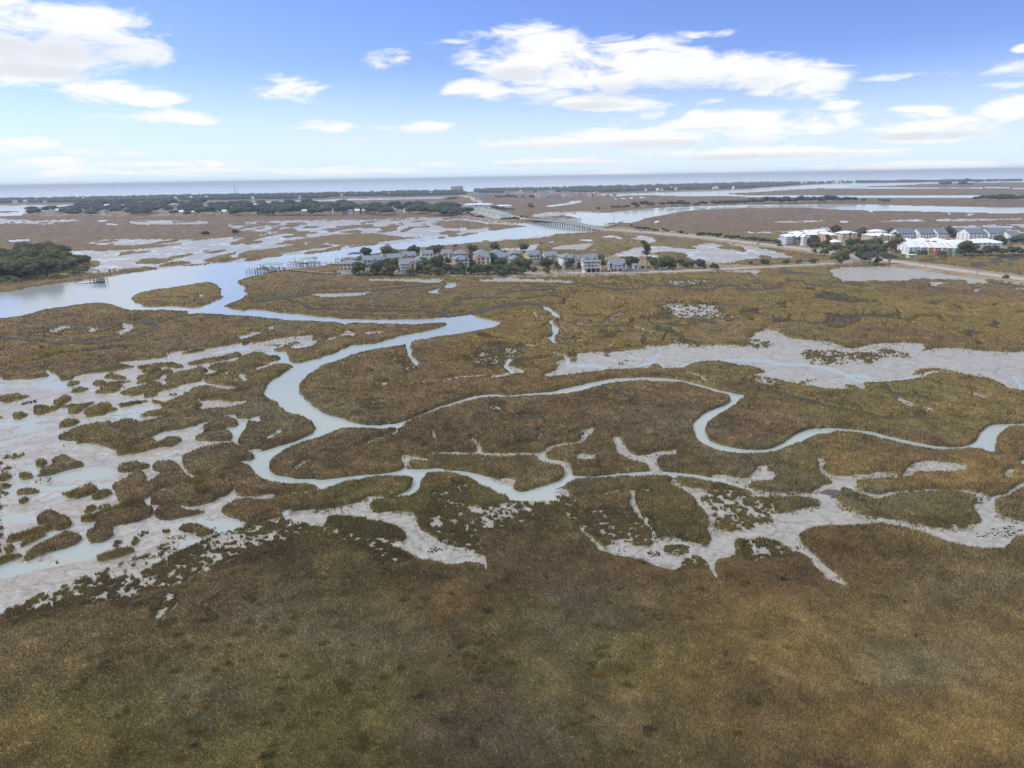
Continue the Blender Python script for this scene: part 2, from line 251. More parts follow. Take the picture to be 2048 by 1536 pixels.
poly('m','H','-60 760 0 740 200 670 130 650 350 590 530 570 520 530 640 510 680 560 760 600 850 640 1000 660 1250 700 1450 740 1700 720 1720 640 1640 570 1780 540 1810 590 1830 620 1950 660 2048 680 3200 760 3200 950 2048 800 1950 840 1880 890 1750 890 1600 860 1480 840 1350 790 1200 740 1000 710 800 720 560 720 450 740 370 780 400 860 500 960 620 1060 780 1195 720 1180 580 1130 520 1050 420 950 300 890 200 840 100 810 -60 820',.5)
poly('m','H','1150 345 1180 280 1280 240 1500 248 1620 290 1500 312 1260 310 1210 345',.3)
poly('m','H','560 330 640 342 780 330 1000 320 1150 340 1000 360 800 380 840 440 750 400 640 390',.35)
poly('m','H','500 205 570 220 560 280 520 270',.4); poly('m','H','20 350 60 280 130 270 100 330',.4)
poly('m','H','1850 352 1900 310 1980 300 1920 352',.5)
stroke('m','H','2100 370 2048 390 1960 440 1880 490 1780 520 1810 570',34,.9)
poly('w','H','2000 245 2060 225 2060 285'); stroke('w','H','2060 388 1960 440 1880 490 1790 518',14)
poly('m','H','1700 465 1780 510 1750 560 1640 560',.2)
poly('s','H','-20 820 300 890 350 950 100 960 -20 980',.6); poly('s','H','1150 650 1400 680 1720 650 1700 720 1450 735 1250 695',.7)
poly('s','E','1290 1300 1400 1330 1350 1420 1180 1500 1250 1400',.25); stroke('m','E','1600 1390 1750 1310',16,.1); stroke('m','E','1190 1500 1290 1440',14,.1)
# middle distance mud pans
poly('m','C','330 840 430 790 480 745 430 735 560 700 620 650 900 640 1130 625 1140 600 1280 600 1400 570 1500 590 1600 600 1800 590 1900 600 1970 560 1980 500 2048 480 2100 460 2220 500 2310 540 2500 560 2640 580 2740 620 2900 600 2960 590 3000 580 3300 578 3300 620 3250 662 3330 625 3480 615 3740 635 3940 642 4200 650 5200 690 5200 1050 4350 980 4130 955 4020 935 3860 865 3750 840 3540 798 3410 780 3250 812 3350 842 3180 862 2990 858 2870 882 2870 945 2700 948 2540 938 2290 890 2100 850 2048 838 1850 800 1700 790 2048 812 2000 780 1800 732 1640 712 1480 760 1430 780 1080 785 850 792 700 810 420 842',.45)
poly('t','D','1150 640 1300 620 1700 640 2100 660 2300 800 2100 870 1850 800 1400 770 1150 810 700 840 350 780 400 740 700 790 1100 790',.62)
poly('t','C','1300 590 1600 600 1950 600 2100 620 2100 700 1750 700 1400 650',.6)
poly('t','D','-20 470 130 460 300 540 640 580 740 660 500 640 200 590 -20 540',.7)
poly('s','D','400 600 640 590 740 620 720 700 500 720 400 680',.5); poly('s','D','740 620 900 605 1000 590 1100 600 1230 655 1000 657 900 705 760 680',.62)
poly('s','D','-20 520 100 515 200 560 100 590 -20 570',.5); poly('s','C','1380 560 1500 590 1650 600 1500 620 1400 600',.3)
poly('s','D','690 858 760 856 840 905 780 900',.8)
for s in ('900 742 940 730 980 742 940 756','1165 760 1200 740 1250 755 1250 775 1190 775','550 655 640 645 660 655 580 690 550 680','570 700 630 695 620 730 580 725','790 660 880 665 860 685 820 680'): poly('s','C',s,.8)
poly('s','C','950 708 1020 706 1020 725 960 722',.45)
poly('s','D','50 800 260 820 250 860 60 850',.3); poly('s','D','340 840 500 800 480 830 380 860',.3)
poly('g','D','-100 720 0 722 60 740 105 770 0 772')
for s,w in (('1255 600 1250 660 1222 700 1200 730 1130 735 1050 772',13),('1200 735 1300 762',9),('1380 772 1480 740 1600 715 2048 706 2150 730 2350 738 2550 765 2650 795 2720 820 2900 832',13),('425 655 540 690 555 740 740 750 850 780 780 802',12),('760 680 890 715 880 730',7),('1010 672 1080 690 1210 690',9)): stroke('w','C',s,w)
for s,w in (('850 832 1000 825 1150 815 1300 782 1400 765',16),('1960 800 2000 840 2040 890',18),('700 790 850 830',8)): stroke('w','D',s,w)
stroke('m','C','120 680 70 720 60 760 100 800 20 832 -60 850',34,.6); stroke('w','C','120 682 70 720 60 760 100 800',14)
poly('m','C','90 750 180 780 190 810 110 812',.2)
stroke('m','C','-620 880 -460 870 -360 850 -230 840 0 835 20 830',16,.4)
poly('m','C','180 592 280 590 260 605 190 608',.4); poly('s','C','-150 600 100 600 200 640 100 700 -100 740 -200 700',.6)
poly('w','C','330 295 380 296 430 325 490 358 480 376 440 376 430 345 380 322'); poly('w','C','388 402 430 400 442 430 460 460 430 520 420 560 445 587 400 577 375 552 390 500 412 440')
poly('m','C','320 535 380 530 380 550 330 545',.4); stroke('m','C','255 330 290 375',18,.3)
stroke('m','C','480 372 560 400 620 422 720 442 800 427 860 382 960 345 1020 335',13,.1)
poly('s','C','1260 275 1400 265 1700 290 1700 318 1770 345 1740 372 1500 382 1360 362 1330 310',.28); poly('t','C','1260 275 1400 265 1700 290 1700 318 1770 345 1740 372 1500 382 1360 362 1330 310',.8)
poly('s','C','1780 360 2100 355 2140 375 1800 380',.6)
poly('m','C','0 65 230 73 580 85 500 100 0 96 -200 90',.3); poly('s','C','800 92 850 75 1050 78 1080 90 900 102',.4); poly('s','C','1270 75 1560 75 1680 107 1450 112 1300 95',.4)
poly('m','C','1900 45 1980 42 2048 48 1990 56',.6); 
poly('m','B','870 82 1150 65 1500 75 1550 92 1300 96 1100 88',.25); poly('m','B','460 197 900 180 985 163 900 202 600 212',.35)
poly('w','B','1540 105 1620 103 1650 118 1600 147 1545 135 1500 152 1490 187 1410 178 1480 152 1545 128')
CUTS = '''B 14|0 245 250 215 520 182 900 168 1250 130 1500 102
B 11|250 215 350 240 440 265 520 300 700 305 1050 315 1400 325 1520 345 1550 370
B 6|400 130 450 92 620 72
B 8|1550 320 1600 262 1700 222 2048 215
B 14|1540 372 1552 300
B 15|1560 370 1800 332 1950 290 2100 265 2269 265 2300 290
C 9|0 182 150 160 370 150 480 110 600 100 700 105 770 130 900 150 1100 145 1200 120 1400 120 1480 145 1680 150 1720 120 1860 120 1900 145 2048 155 2100 148 2180 140 2240 110 2270 85 2400 80
C 12|430 160 440 190 500 210
C 7|140 222 400 200 480 180
C 7|900 640 970 640 1020 660
C 14|1130 540 1140 562
C 9|720 440 900 435 1100 452 1180 490 1230 502
C 7|1170 405 1300 420 1420 395 1440 380
C 8|1300 420 1500 435 1560 410 1700 410
C 15|805 890 815 910 870 940 1000 980 1080 1000 1050 1050
C 12|-200 1170 0 1187 150 1160 330 1165 350 1200
C 12|300 1260 330 1300
C 16|560 1292 640 1270 760 1240
C 16|1470 812 1560 830 1640 880 1720 900
C 10|550 140 600 160 580 180
D 8|400 100 640 125
D 7|520 80 700 95 880 107
D 12|80 900 130 905 260 930 450 985 700 1045 950 1092 1150 1106 1350 1087
D 14|1000 860 1040 910 1120 930 1250 945 1400 982
D 17|1100 960 1200 1010 1350 1047 1400 1062
D 16|1670 920 1800 967
D 8|1890 1075 1960 1075
D 8|1270 780 1400 860
A 18|380 490 470 460 520 445
A 20|680 465 730 470 760 482
A 9|520 460 690 465
A 22|920 500 1000 480 1050 452 950 435
A 13|1130 400 1200 420 1240 450 1150 490 1050 515 900 550 700 572 400 572 300 552 180 542 0 525 -300 520
A 8|1230 420 1400 360 1540 340
A 8|170 490 280 490 400 460
A 10|740 455 850 425 1000 420 1150 400
F 10|1500 900 1560 870
B 12|850 1390 950 1340 1100 1290
B 20|980 905 1040 900
F 20|1430 1000 1500 1000'''
for ln in CUTS.split('\n'):
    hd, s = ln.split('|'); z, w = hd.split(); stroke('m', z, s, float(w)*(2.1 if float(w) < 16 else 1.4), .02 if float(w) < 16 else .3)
poly('s','B','1120 690 1220 680 1220 720 1130 715',.5); poly('s','B','1200 750 1300 740 1320 780 1230 800',.5); poly('s','B','960 890 1040 890 1030 920 960 915',.3); poly('s','B','830 1030 950 1040 1080 1070 1000 1090 880 1070',.62)
poly('s','B','1870 1080 1990 1060 2000 1110 1900 1120',.5)
poly('m','D','580 8 700 -20 1100 -30 1300 0 1500 30 1700 60 1810 82 1750 102 1600 97 1640 77 1400 67 1200 62 1180 82 950 80 700 82 650 62 600 42',.6)
poly('m','D','1350 92 1480 90 1400 120 1350 115',.5); poly('w','D','1640 145 1700 135 1700 162 1660 158'); poly('w','D','1950 137 2048 140 2048 146 1980 147'); poly('m','D','-300 10 0 2 80 12 60 25 -100 20',.3)
poly('s','D','0 90 120 85 120 105 0 100',.5); poly('s','D','870 110 890 105 880 122',.3)
for z, s, w in (('H','535 275 560 320 620 350',26),('G','1560 580 1620 650 1660 740 1680 820',22),('G','1070 650 1120 720 1180 800 1200 880',14),('G','640 790 700 850 780 930',14),('G','1500 590 1700 640 1900 650',10),('F','1250 300 1200 240 1100 230',14),('F','1800 180 1840 190 2048 188',16),('G','560 290 700 300 820 310 930 330',8),('B','1200 1230 1290 1262 1440 1270',10),('B','1440 1270 1460 1300 1470 1330',14),('B','1750 1330 1800 1400 1815 1440',18),('B','1850 1280 2048 1260',9),('C','0 1400 150 1370 300 1340 330 1300',9),('C','650 1340 640 1290',10),('H','120 265 300 262',9),('H','560 330 620 345',14),('H','830 470 800 440 760 380',16),('D','0 1010 40 1040 90 1040',9),('D','640 1150 700 1180',8),('E','1900 510 1850 560 1740 620 1700 700',16),('A','1560 1240 1450 1300 1300 1330 1200 1330',10),('A','1500 1370 1480 1330 1540 1270 1620 1200',10),('C','1180 490 1130 470 1060 450',8),('C','500 560 700 580 900 600',8),('C','470 380 480 450 530 520',7)):
    stroke('m', z, s, w*1.2, .4)
# small mud islands in the left flats come from the height noise
# ------------------------------------------------------------------ materials
def nodes(mat):
    mat.use_nodes = True; nt = mat.node_tree; return nt, nt.nodes, nt.links
def lin(c):
    return tuple((v/12.92 if v <= .04045 else ((v+.055)/1.055)**2.4) for v in c)
def hexc(h):
    h = h.lstrip('#'); return lin(tuple(int(h[i:i+2], 16)/255 for i in (0, 2, 4)))
MATS = {}
def mat(name, col, rough=.8, var=.15, scale=1.5, metallic=0, spec=.3, bump=0, coords='Object'):
    if name in MATS: return MATS[name]
    m = bpy.data.materials.new(name); nt, N, L = nodes(m)
    b = N['Principled BSDF']; b.inputs['Roughness'].default_value = rough; b.inputs['Metallic'].default_value = metallic
    b.inputs['Specular IOR Level'].default_value = spec
    tc = N.new('ShaderNodeTexCoord'); no = N.new('ShaderNodeTexNoise'); no.inputs['Scale'].default_value = scale; no.inputs['Detail'].default_value = 5
    L.new(tc.outputs[coords], no.inputs['Vector'])
    cr = N.new('ShaderNodeValToRGB')
    cr.color_ramp.elements[0].position = .3; cr.color_ramp.elements[1].position = .7
    cr.color_ramp.elements[0].color = (*[c*(1-var) for c in col], 1); cr.color_ramp.elements[1].color = (*[min(1, c*(1+var)) for c in col], 1)
    L.new(no.outputs['Fac'], cr.inputs[0]); L.new(cr.outputs[0], b.inputs['Base Color'])
    if bump:
        bp = N.new('ShaderNodeBump'); bp.inputs['Strength'].default_value = bump; bp.inputs['Distance'].default_value = .1
        L.new(no.outputs['Fac'], bp.inputs['Height']); L.new(bp.outputs[0], b.inputs['Normal'])
    MATS[name] = m; return m
# ------------------------------------------------------------------ the ground mesh
# polar sheet round the point under the camera: rings closer together nearby, wider far away
def ring_radii():
    out = []; y = 768*2+240.0
    yh = 356
    while y > yh+2.5:
        a = math.atan((y-CY)/F)+pitch
        if a < 1.45: out.append(CAMH/math.tan(a))
        y -= 1.35
    return np.array(out)
rr = ring_radii()
rr = np.concatenate([np.linspace(1, rr[0], 8)[:-1], rr, [9000, 14000, 22000]])
rr = rr[rr <= 24000]; rr = np.unique(rr)
half = math.radians(50); azs = np.linspace(-half, half, 1780)
side = np.radians(np.arange(53, 181, 3.0)); azs = np.concatenate([-side[::-1], azs, side[:-1]])
NR, NA = len(rr), len(azs)
AZ, RR = np.meshgrid(azs, rr)
# jitter so that no edge runs in rings
X = (RR*np.sin(AZ)).astype(np.float64); Y = (RR*np.cos(AZ)).astype(np.float64)
px, py = project(X, Y)
inside = (px > OX+2) & (px < OX+GW-3) & (py > OY+2) & (py < OY+GH-3)
def blur(a, n):
    k = 2*n+1
    for ax in (0, 1):
        c = np.cumsum(np.pad(a, [(n+1, n) if i == ax else (0, 0) for i in (0, 1)], mode='edge'), axis=ax, dtype=np.float64)
        a = ((c[k:, :]-c[:-k, :]) if ax == 0 else (c[:, k:]-c[:, :-k]))/k
        a = a.astype(np.float32)
    return a
spa_s = blur(spa, 12); cov_b = blur(cover, 10); cov_s = blur(cover, 1); wat_s = blur(wat, 1)
cov_w = blur(blur(cover, 7), 7); cov_m = blur(blur(cover, 3), 2)
def sample(a, x, y, default):
    xi = np.clip(x-OX-.5, 0, GW-2); yi = np.clip(y-OY-.5, 0, GH-2)
    x0 = xi.astype(int); y0 = yi.astype(int); fx = xi-x0; fy = yi-y0
    v = (a[y0, x0]*(1-fx)+a[y0, x0+1]*fx)*(1-fy)+(a[y0+1, x0]*(1-fx)+a[y0+1, x0+1]*fx)*fy
    return v
def fields(X, Y):
    """map values at ground points"""
    r = np.hypot(X, Y)
    wa = np.clip(r*.004, .5, 4)
    n1 = fbm(X, Y, 3.0, 2, 3)-.5; n2 = fbm(X+50, Y-90, 3.0, 2, 5)-.5
    n3 = fbm(X, Y, 14.0, 2, 23)-.5; n4 = fbm(X+50, Y-90, 14.0, 2, 25)-.5
    xs = X+(n1*1.6+n3*3.0)*np.clip(r/250, .5, 2.0); ys = Y+(n2*1.6+n4*3.0)*np.clip(r/250, .5, 2.5)
    def look(z):
        px, py = project(xs, ys, z)
        ins = (px > OX+2) & (px < OX+GW-3) & (py < OY+GH-3)
        pxs, pys = np.where(ins, px, 0), np.where(ins, np.clip(py, OY+2, OY+GH-3), OY+900)
        return lambda a, d: np.where(ins, sample(a, pxs, pys, d), d).astype(np.float32)
    g = look(0.0); gt = look(.5)      # the traced outline is the foot of the far bank and the grass tops of the near bank
    c = np.minimum(g(cov_s, 1.0), gt(cov_s, 1.0)); w = np.maximum(g(wat_s, 0.0), gt(wat_s, 0.0)*sstep(.35, .0, g(cov_s, 1.0)))
    l = g(land, 0.0); d = g(dap, 0.0); we = np.maximum(g(wet, 0.0), gt(wet, 0.)*.9); cw = gt(cov_w, 1.0); cmid = np.minimum(gt(cov_m, 1.0), g(cov_m, 1.0)); sp = np.stack([g(spa_s, 0.0), g(cov_b, 1.0)])
    w = np.where(r > 8500, 1.0, w); c = np.where(r > 8500, 0.0, c)
    return c, w, l, d, we, cw, cmid, sp
C_, W_, L_, D_, WE_, CW_, CM_, SPA_ = fields(X, Y)
bw_ = sstep(.88, .62, SPA_[1])*(1-sstep(.02, .2, W_))*(D_ < .05)*(WE_ < .8)
nf = fbm(X, Y, 1.05, 2, 31)
nm = fbm(X, Y, 6.5, 3, 41)
nb = fbm(X, Y, 45.0, 4, 51)
ndp = vnoise(X/19+3, Y/46+7, 61)*.48+vnoise(X/9, Y/26, 62)*.40+vnoise(X/60, Y/120, 63)*.12
dth = np.clip(D_, 0, 1)
C_ = np.where(dth > .05, np.maximum(C_, sstep(.735-.36*dth, .775-.36*dth, ndp)), C_)
ui = (X*.80+Y*.60); vi = (-X*.60+Y*.80)
isl = .6*vnoise(ui/9.5, vi/4.6, 201)+.4*vnoise(ui/4.2, vi/2.4, 202)
lf = (WE_ > .82)*(RR < 480)*(D_ < .05)*(X < -8)*(1-sstep(.3, .6, W_))
C_ = np.maximum(C_, lf*sstep(.755, .79, isl+.08*sstep(.2, .6, CW_))).astype(np.float32)
# ragged edges, speckled where the grass is sparse
partial = np.clip(1-np.abs(C_-.5)*2, 0, 1)
noise_e = (nf-.5)*1.5+(fbm(X, Y, .5, 1, 77)-.5)*.8*(RR < 300)+(fbm(X, Y, 5., 2, 78)-.5)*.9
cv_ = C_+partial*noise_e
p2_ = np.clip(1-np.abs(CM_-.5)*2, 0, 1); cv_ = cv_*(1-bw_)+bw_*(.4*C_+.6*CM_+p2_*noise_e*.8)
# a few holes and thin places inside the fields of grass
G_ = sstep(.36, .48, cv_)*(1-sstep(.3, .6, W_))
CB_ = np.clip(SPA_[1], 0, 1); SP_ = sstep(.30, .55, SPA_[0]+(fbm(X, Y, 4.5, 2, 33)-.5)*1.0+(nf-.5)*.7)*sstep(.12, .3, C_)*(1-sstep(.3, .6, W_))      # thinly grown ground
tuft = .34*vnoise(X/1.1, Y/1.1, 91)+.42*vnoise(X/.5, Y/.5, 92)+.24*vnoise(X/5, Y/5, 93)
CT_ = np.clip(.35*C_+.65*CB_, 0, 1); TU_ = SP_*sstep(.66-.38*CT_, .74-.38*CT_, tuft)
G_ = np.where(RR < 420, G_*(1-SP_*sstep(0, .5, SP_)), G_)
# narrow winding gullies with taller levee grass, cut through the wide fields
rn = fbm(X, Y, 46., 3, 301); rn2 = fbm(X, Y, 24., 2, 311); gate = sstep(.42, .52, fbm(X+40, Y, 90., 2, 321))*sstep(170, 230, RR)*(1-sstep(600, 900, RR))*(CM_ > .85)*(L_ < .1)
gd = np.minimum(np.abs(rn-.5), np.abs(rn2-.5)*1.9+.004)
gth = .017*np.clip(RR/120, 1, 4.0)
GU_ = gate*(1-sstep(gth*.6, gth, gd)); LV_ = gate*(1-sstep(gth, gth*3.0+.02, gd))*(1-GU_)
G_ = G_*(1-GU_)
# ground height: mud just above the water, bed below it, dry land higher
mudh = .02+.10*sstep(.25, .75, nm)-.03+ (fbm(X, Y, 1.1, 2, 71)-.5)*.05
dry = .55*sstep(.38, .62, fbm(X*.55, Y, 9.0, 4, 81))+.45*sstep(.40, .60, fbm(X*.5, Y, 2.6, 2, 83))
mudz = np.where(WE_ > .05, (1-WE_)*.12+WE_*(-.040+.12*dry)+(nf-.5)*.03, .10+mudh*.6)
mudz = np.maximum(mudz, -.12)
bank = sstep(.05, .6, G_)
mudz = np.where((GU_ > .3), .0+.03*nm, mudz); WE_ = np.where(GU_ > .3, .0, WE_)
gz = mudz*(1-bank)+(.16+.05*nm)*bank
gz = gz*(1-sstep(.35, .75, W_))-.7*sstep(.35, .75, W_)
ls = sstep(.2, .8, L_); gz = gz*(1-ls)+(.75+.25*nb)*ls
def mesh_from_grid(name, z, keep=None, attrs=None):
    nr, na = z.shape
    idx = np.arange(nr*na).reshape(nr, na)
    q = np.stack([idx[:-1, :-1], idx[:-1, 1:], idx[1:, 1:], idx[1:, :-1]], -1).reshape(-1, 4)
    co = np.stack([X, Y, z], -1).reshape(-1, 3).astype(np.float32)
    if keep is not None:
        k = keep.reshape(-1); q = q[(k[q]).any(axis=1)]
        used = np.zeros(nr*na, bool); used[q.reshape(-1)] = True
        remap = np.cumsum(used)-1; co = co[used]; q = remap[q]
        attrs = {n: a.reshape(nr*na, -1)[used] for n, a in attrs.items()}
    else: attrs = {n: a.reshape(nr*na, -1) for n, a in attrs.items()}
    q = q[:, ::-1]
    return make_mesh(name, co, q, attrs)
def make_mesh(name, co, faces, attrs=None, smooth=False):
    me = bpy.data.meshes.new(name); nv = len(co); k = faces.shape[1]; nfc = len(faces)
    me.vertices.add(nv); me.vertices.foreach_set('co', np.ascontiguousarray(co, np.float32).reshape(-1))
    me.loops.add(nfc*k); me.loops.foreach_set('vertex_index', np.ascontiguousarray(faces, np.int32).reshape(-1))
    me.polygons.add(nfc); me.polygons.foreach_set('loop_start', np.arange(0, nfc*k, k, dtype=np.int32))
    if smooth: me.polygons.foreach_set('use_smooth', np.ones(nfc, bool))
    for n, a in (attrs or {}).items():
        a = np.ascontiguousarray(a, np.float32)
        if a.ndim == 1 or a.shape[1] == 1:
            at_ = me.attributes.new(n, 'FLOAT', 'POINT'); at_.data.foreach_set('value', a.reshape(-1))
        else:
            at_ = me.attributes.new(n, 'FLOAT_VECTOR', 'POINT'); at_.data.foreach_set('vector', a[:, :3].reshape(-1).astype(np.float32))
    me.update(calc_edges=True); return me
def link(name, me, m, label=None, cat=None, kind=None, group=None, parent=None):
    o = bpy.data.objects.new(name, me); COL.objects.link(o)
    if m is not None and me is not None and not me.materials: me.materials.append(m)
    if label: o['label'] = label
    if cat: o['category'] = cat
    if kind: o['kind'] = kind
    if group: o['group'] = group
    if parent: o.parent = parent
    return o
# ------------------------------------------------------------------ colours of the plants (pigment, with haze and vignette tones painted in)
TINTS = [(1420,1340,260,130,'yolive',.6),(1750,1420,330,130,'yolive',.75),(1930,1470,160,60,'gold',.9),(1250,1440,200,100,'yolive',.4),(1000,1120,330,75,'dark',.9),(1430,1130,260,60,'dark',.75),(620,1180,260,60,'dark',.5),(1120,1240,200,60,'dark',.5),(1040,1480,150,100,'dark',.35),(330,1250,260,60,'dark',.35),(1760,1130,220,50,'dark',.4),  # x y rx ry colour strength (photo px): patches of differently coloured grass; foreground browns also paint in vignette darkening
 (1950,1450,260,90,'gold',.9),(1500,1330,230,120,'gold',.55),(1900,1230,200,70,'rust',.6),(1300,1480,200,80,'olive',.5),(1700,1480,220,60,'gold',.5),
 (1560,1230,200,50,'gold',.45),(1850,1340,120,60,'grey',.6),(1500,1420,170,60,'brown',.5),(1330,1130,150,40,'rust',.7),(1620,1140,120,50,'rust',.7),(1750,1090,150,50,'rust',.6),(1960,1110,140,60,'brown',.7),
 (150,1420,260,90,'olive',.8),(60,1500,160,60,'gold',.35),(420,1250,320,70,'brown',.6),(150,1290,220,60,'olive',.6),(520,1320,120,40,'gold',.45),
 (640,1260,170,50,'grey',.7),(450,1400,130,70,'grey',.6),(720,1330,160,60,'grey',.45),(820,1420,200,80,'olive',.55),(950,1330,90,120,'brown',.6),(1000,1470,170,70,'purple',.7),(1180,1470,130,50,'grey',.4),
 (1000,1120,220,50,'brown',.8),(1080,1180,150,40,'brown',.6),(1160,1240,110,50,'grey',.8),(1330,1240,130,40,'brown',.5),(1260,1330,140,60,'olive',.55),(900,1210,130,40,'gold',.4),
 (1990,1140,60,40,'grey',.5),(1930,1180,110,30,'grey',.6),
 (1920,620,180,22,'gold',.9),(1600,612,50,9,'gold',.8),(1820,618,50,9,'gold',.6),(1900,672,150,9,'rust',.5),(1750,680,200,25,'brown',.4),(1660,625,110,14,'grey',.6),(1560,650,80,60,'olive',.25),
 (1450,660,200,40,'gold',.45),(1150,690,180,70,'gold',.5),(1200,590,220,50,'gold',.35),(1350,580,200,25,'gold',.4),(1050,640,120,70,'gold',.25),
 (2020,880,50,20,'gold',1.0),(1960,950,130,30,'gold',.6),(1690,925,60,22,'gold',.9),(1660,885,60,16,'gold',.8),(1880,955,120,18,'gold',.8),(1100,760,130,20,'gold',.5),(1600,820,60,40,'gold',.4),(1780,825,110,20,'gold',.5),
 (1500,740,90,40,'olive',.5),(1950,780,120,40,'gold',.4),(800,740,160,70,'rust',.25),(1180,830,160,60,'brown',.35),(900,880,200,40,'brown',.45),(760,900,150,30,'brown',.4),(300,660,260,60,'rust',.3),(200,620,150,20,'gold',.2),
 (650,600,160,30,'brown',.3),(350,595,100,14,'gold',.35),(300,800,200,60,'olive',.25),(880,960,80,15,'gold',.6),(960,990,90,20,'olive',.6),(1400,1080,150,40,'olive',.5),(1380,1010,80,30,'gold',.35)]
PAL = {'yolive': (.225, .180, .060), 'dark': (.080, .058, .032), 'gold': (.255, .175, .055), 'rust': (.185, .115, .045), 'olive': (.170, .152, .045), 'grey': (.168, .155, .105), 'brown': (.135, .092, .048), 'purple': (.155, .118, .090), 'green': (.105, .115, .035)}
def grass_col(X, Y, cw, land_):
    r = np.hypot(X, Y)
    px, py = project(X, Y)
    n1 = fbm(X, Y, 60., 3, 101)[..., None]; n2 = fbm(X, Y, 22., 3, 111)[..., None]; n3 = fbm(X, Y, 5., 3, 121)[..., None]
    a = np.array([.185, .130, .065]); b = np.array(PAL['olive']); c = np.array(PAL['brown']); g = np.array(PAL['grey'])
    col = a+(b-a)*sstep(.45, .75, n1)*.8
    col = col+(c-col)*sstep(.5, .8, n2)*.7
    col = col+(g-col)*sstep(.52, .8, fbm(X+900, Y, 30., 3, 131)[..., None])*.5
    wob = (fbm(X, Y, 16., 4, 141)-.5)*2.4+(fbm(X, Y, 2.5, 2, 142)-.5)*.9
    for (tx, ty, rx, ry, cn, s) in TINTS:
        d2 = ((px-tx)/rx)**2+((py-ty)/ry)**2
        k = (np.exp(-np.maximum(d2+wob*1.6, 0)*.9)*s*.85)[..., None]
        col = col+(np.array(PAL[cn])-col)*k
    edge = (sstep(.05, .5, 1-cw)*(.35+.65*sstep(.35, .6, n3[..., 0])))[..., None]*.75
    col = col+(np.array([.190, .152, .036])-col)*edge
    far = sstep(420, 1100, r)[..., None]; col = col+(np.array([.175, .125, .098])-col)*far*.85  # far grass turned purple-brown: distance haze painted into its colour
    col = col+(np.array([.17, .15, .06])-col)*(land_[..., None])*.6
    nc = fbm(X, Y, 1.9, 2, 181)[..., None]; col = col*(.66+.68*n3)*(.72+.56*nc); g_ = col.mean(-1, keepdims=True); col = (col*.82+g_*.18)*np.array([1.13, 1.13, 1.12])
    return col.astype(np.float32)
GC = grass_col(X, Y, CW_, np.clip(L_, 0, 1))
GC = (GC+(np.array([.235, .178, .058])-GC)*(LV_*.8)[..., None]).astype(np.float32)
# ------------------------------------------------------------------ ground object
m_ground = bpy.data.materials.new('wet_mud'); nt, N, L = nodes(m_ground); b = N['Principled BSDF']
aw = N.new('ShaderNodeAttribute'); aw.attribute_name = 'wet'; al = N.new('ShaderNodeAttribute'); al.attribute_name = 'land'
ac = N.new('ShaderNodeAttribute'); ac.attribute_name = 'veg'; agc = N.new('ShaderNodeAttribute'); agc.attribute_name = 'gcol'
tc = N.new('ShaderNodeTexCoord')
def noise(scale, detail=4, dist=0, src=None):
    n = N.new('ShaderNodeTexNoise'); n.inputs['Scale'].default_value = scale; n.inputs['Detail'].default_value = detail; n.inputs['Distortion'].default_value = dist
    L.new(src or tc.outputs['Object'], n.inputs['Vector']); return n
def ramp(inp, p0, c0, p1, c1):
    r = N.new('ShaderNodeValToRGB'); r.color_ramp.elements[0].position = p0; r.color_ramp.elements[1].position = p1
    r.color_ramp.elements[0].color = (*c0, 1); r.color_ramp.elements[1].color = (*c1, 1); L.new(inp, r.inputs[0]); return r
def mix(f, a, b_):
    m = N.new('ShaderNodeMix'); m.data_type = 'RGBA'
    if isinstance(f, float): m.inputs[0].default_value = f
    else: L.new(f, m.inputs[0])
    for s, v in ((6, a), (7, b_)):
        if isinstance(v, tuple): m.inputs[s].default_value = (*v, 1)
        else: L.new(v, m.inputs[s])
    return m.outputs[2]
def math_(op, a, b_=None):
    m = N.new('ShaderNodeMath'); m.operation = op
    for i, v in enumerate((a, b_)):
        if v is None: continue
        if isinstance(v, (int, float)): m.inputs[i].default_value = v
        else: L.new(v, m.inputs[i])
    return m.outputs[0]
mudc = ramp(noise(.35, 6).outputs['Fac'], .3, (.25, .237, .215), .7, (.36, .35, .33)).outputs[0]
speck = ramp(noise(3.0, 4).outputs['Fac'], .35, (.80, .78, .75), .62, (1.05, 1.05, 1.05))
mm = N.new('ShaderNodeMix'); mm.data_type = 'RGBA'; mm.blend_type = 'MULTIPLY'; mm.inputs[0].default_value = 1
L.new(mudc, mm.inputs[6]); L.new(speck.outputs[0], mm.inputs[7])
adr = N.new('ShaderNodeAttribute'); adr.attribute_name = 'dryness'; dryc = ramp(noise(2.2, 5).outputs['Fac'], .3, (.24, .21, .185), .7, (.36, .33, .30)).outputs[0]; wl_ = ramp(noise(.22, 6, 1.5).outputs['Fac'], .35, (.27, .268, .262), .65, (.39, .387, .38)).outputs[0]; wl_ = mix(adr.outputs['Fac'], wl_, dryc)
wetc = mix(math_('MULTIPLY', aw.outputs['Fac'], .9), mm.outputs[2], wl_)
landc = ramp(noise(.12, 6).outputs['Fac'], .35, (.17, .125, .07), .7, (.30, .24, .15)).outputs[0]
soil = ramp(noise(.8, 5).outputs['Fac'], .3, (.045, .040, .025), .7, (.085, .07, .045)).outputs[0]
vr = N.new('ShaderNodeTexVoronoi'); vr.feature = 'DISTANCE_TO_EDGE'; vr.inputs['Scale'].default_value = .13
wrp = N.new('ShaderNodeMix'); wrp.data_type = 'VECTOR'; wrp.inputs[0].default_value = 1.0
nzv = noise(.12, 5); sc_ = N.new('ShaderNodeVectorMath'); sc_.operation = 'SCALE'; sc_.inputs[3].default_value = 9.0; L.new(nzv.outputs['Color'], sc_.inputs[0])
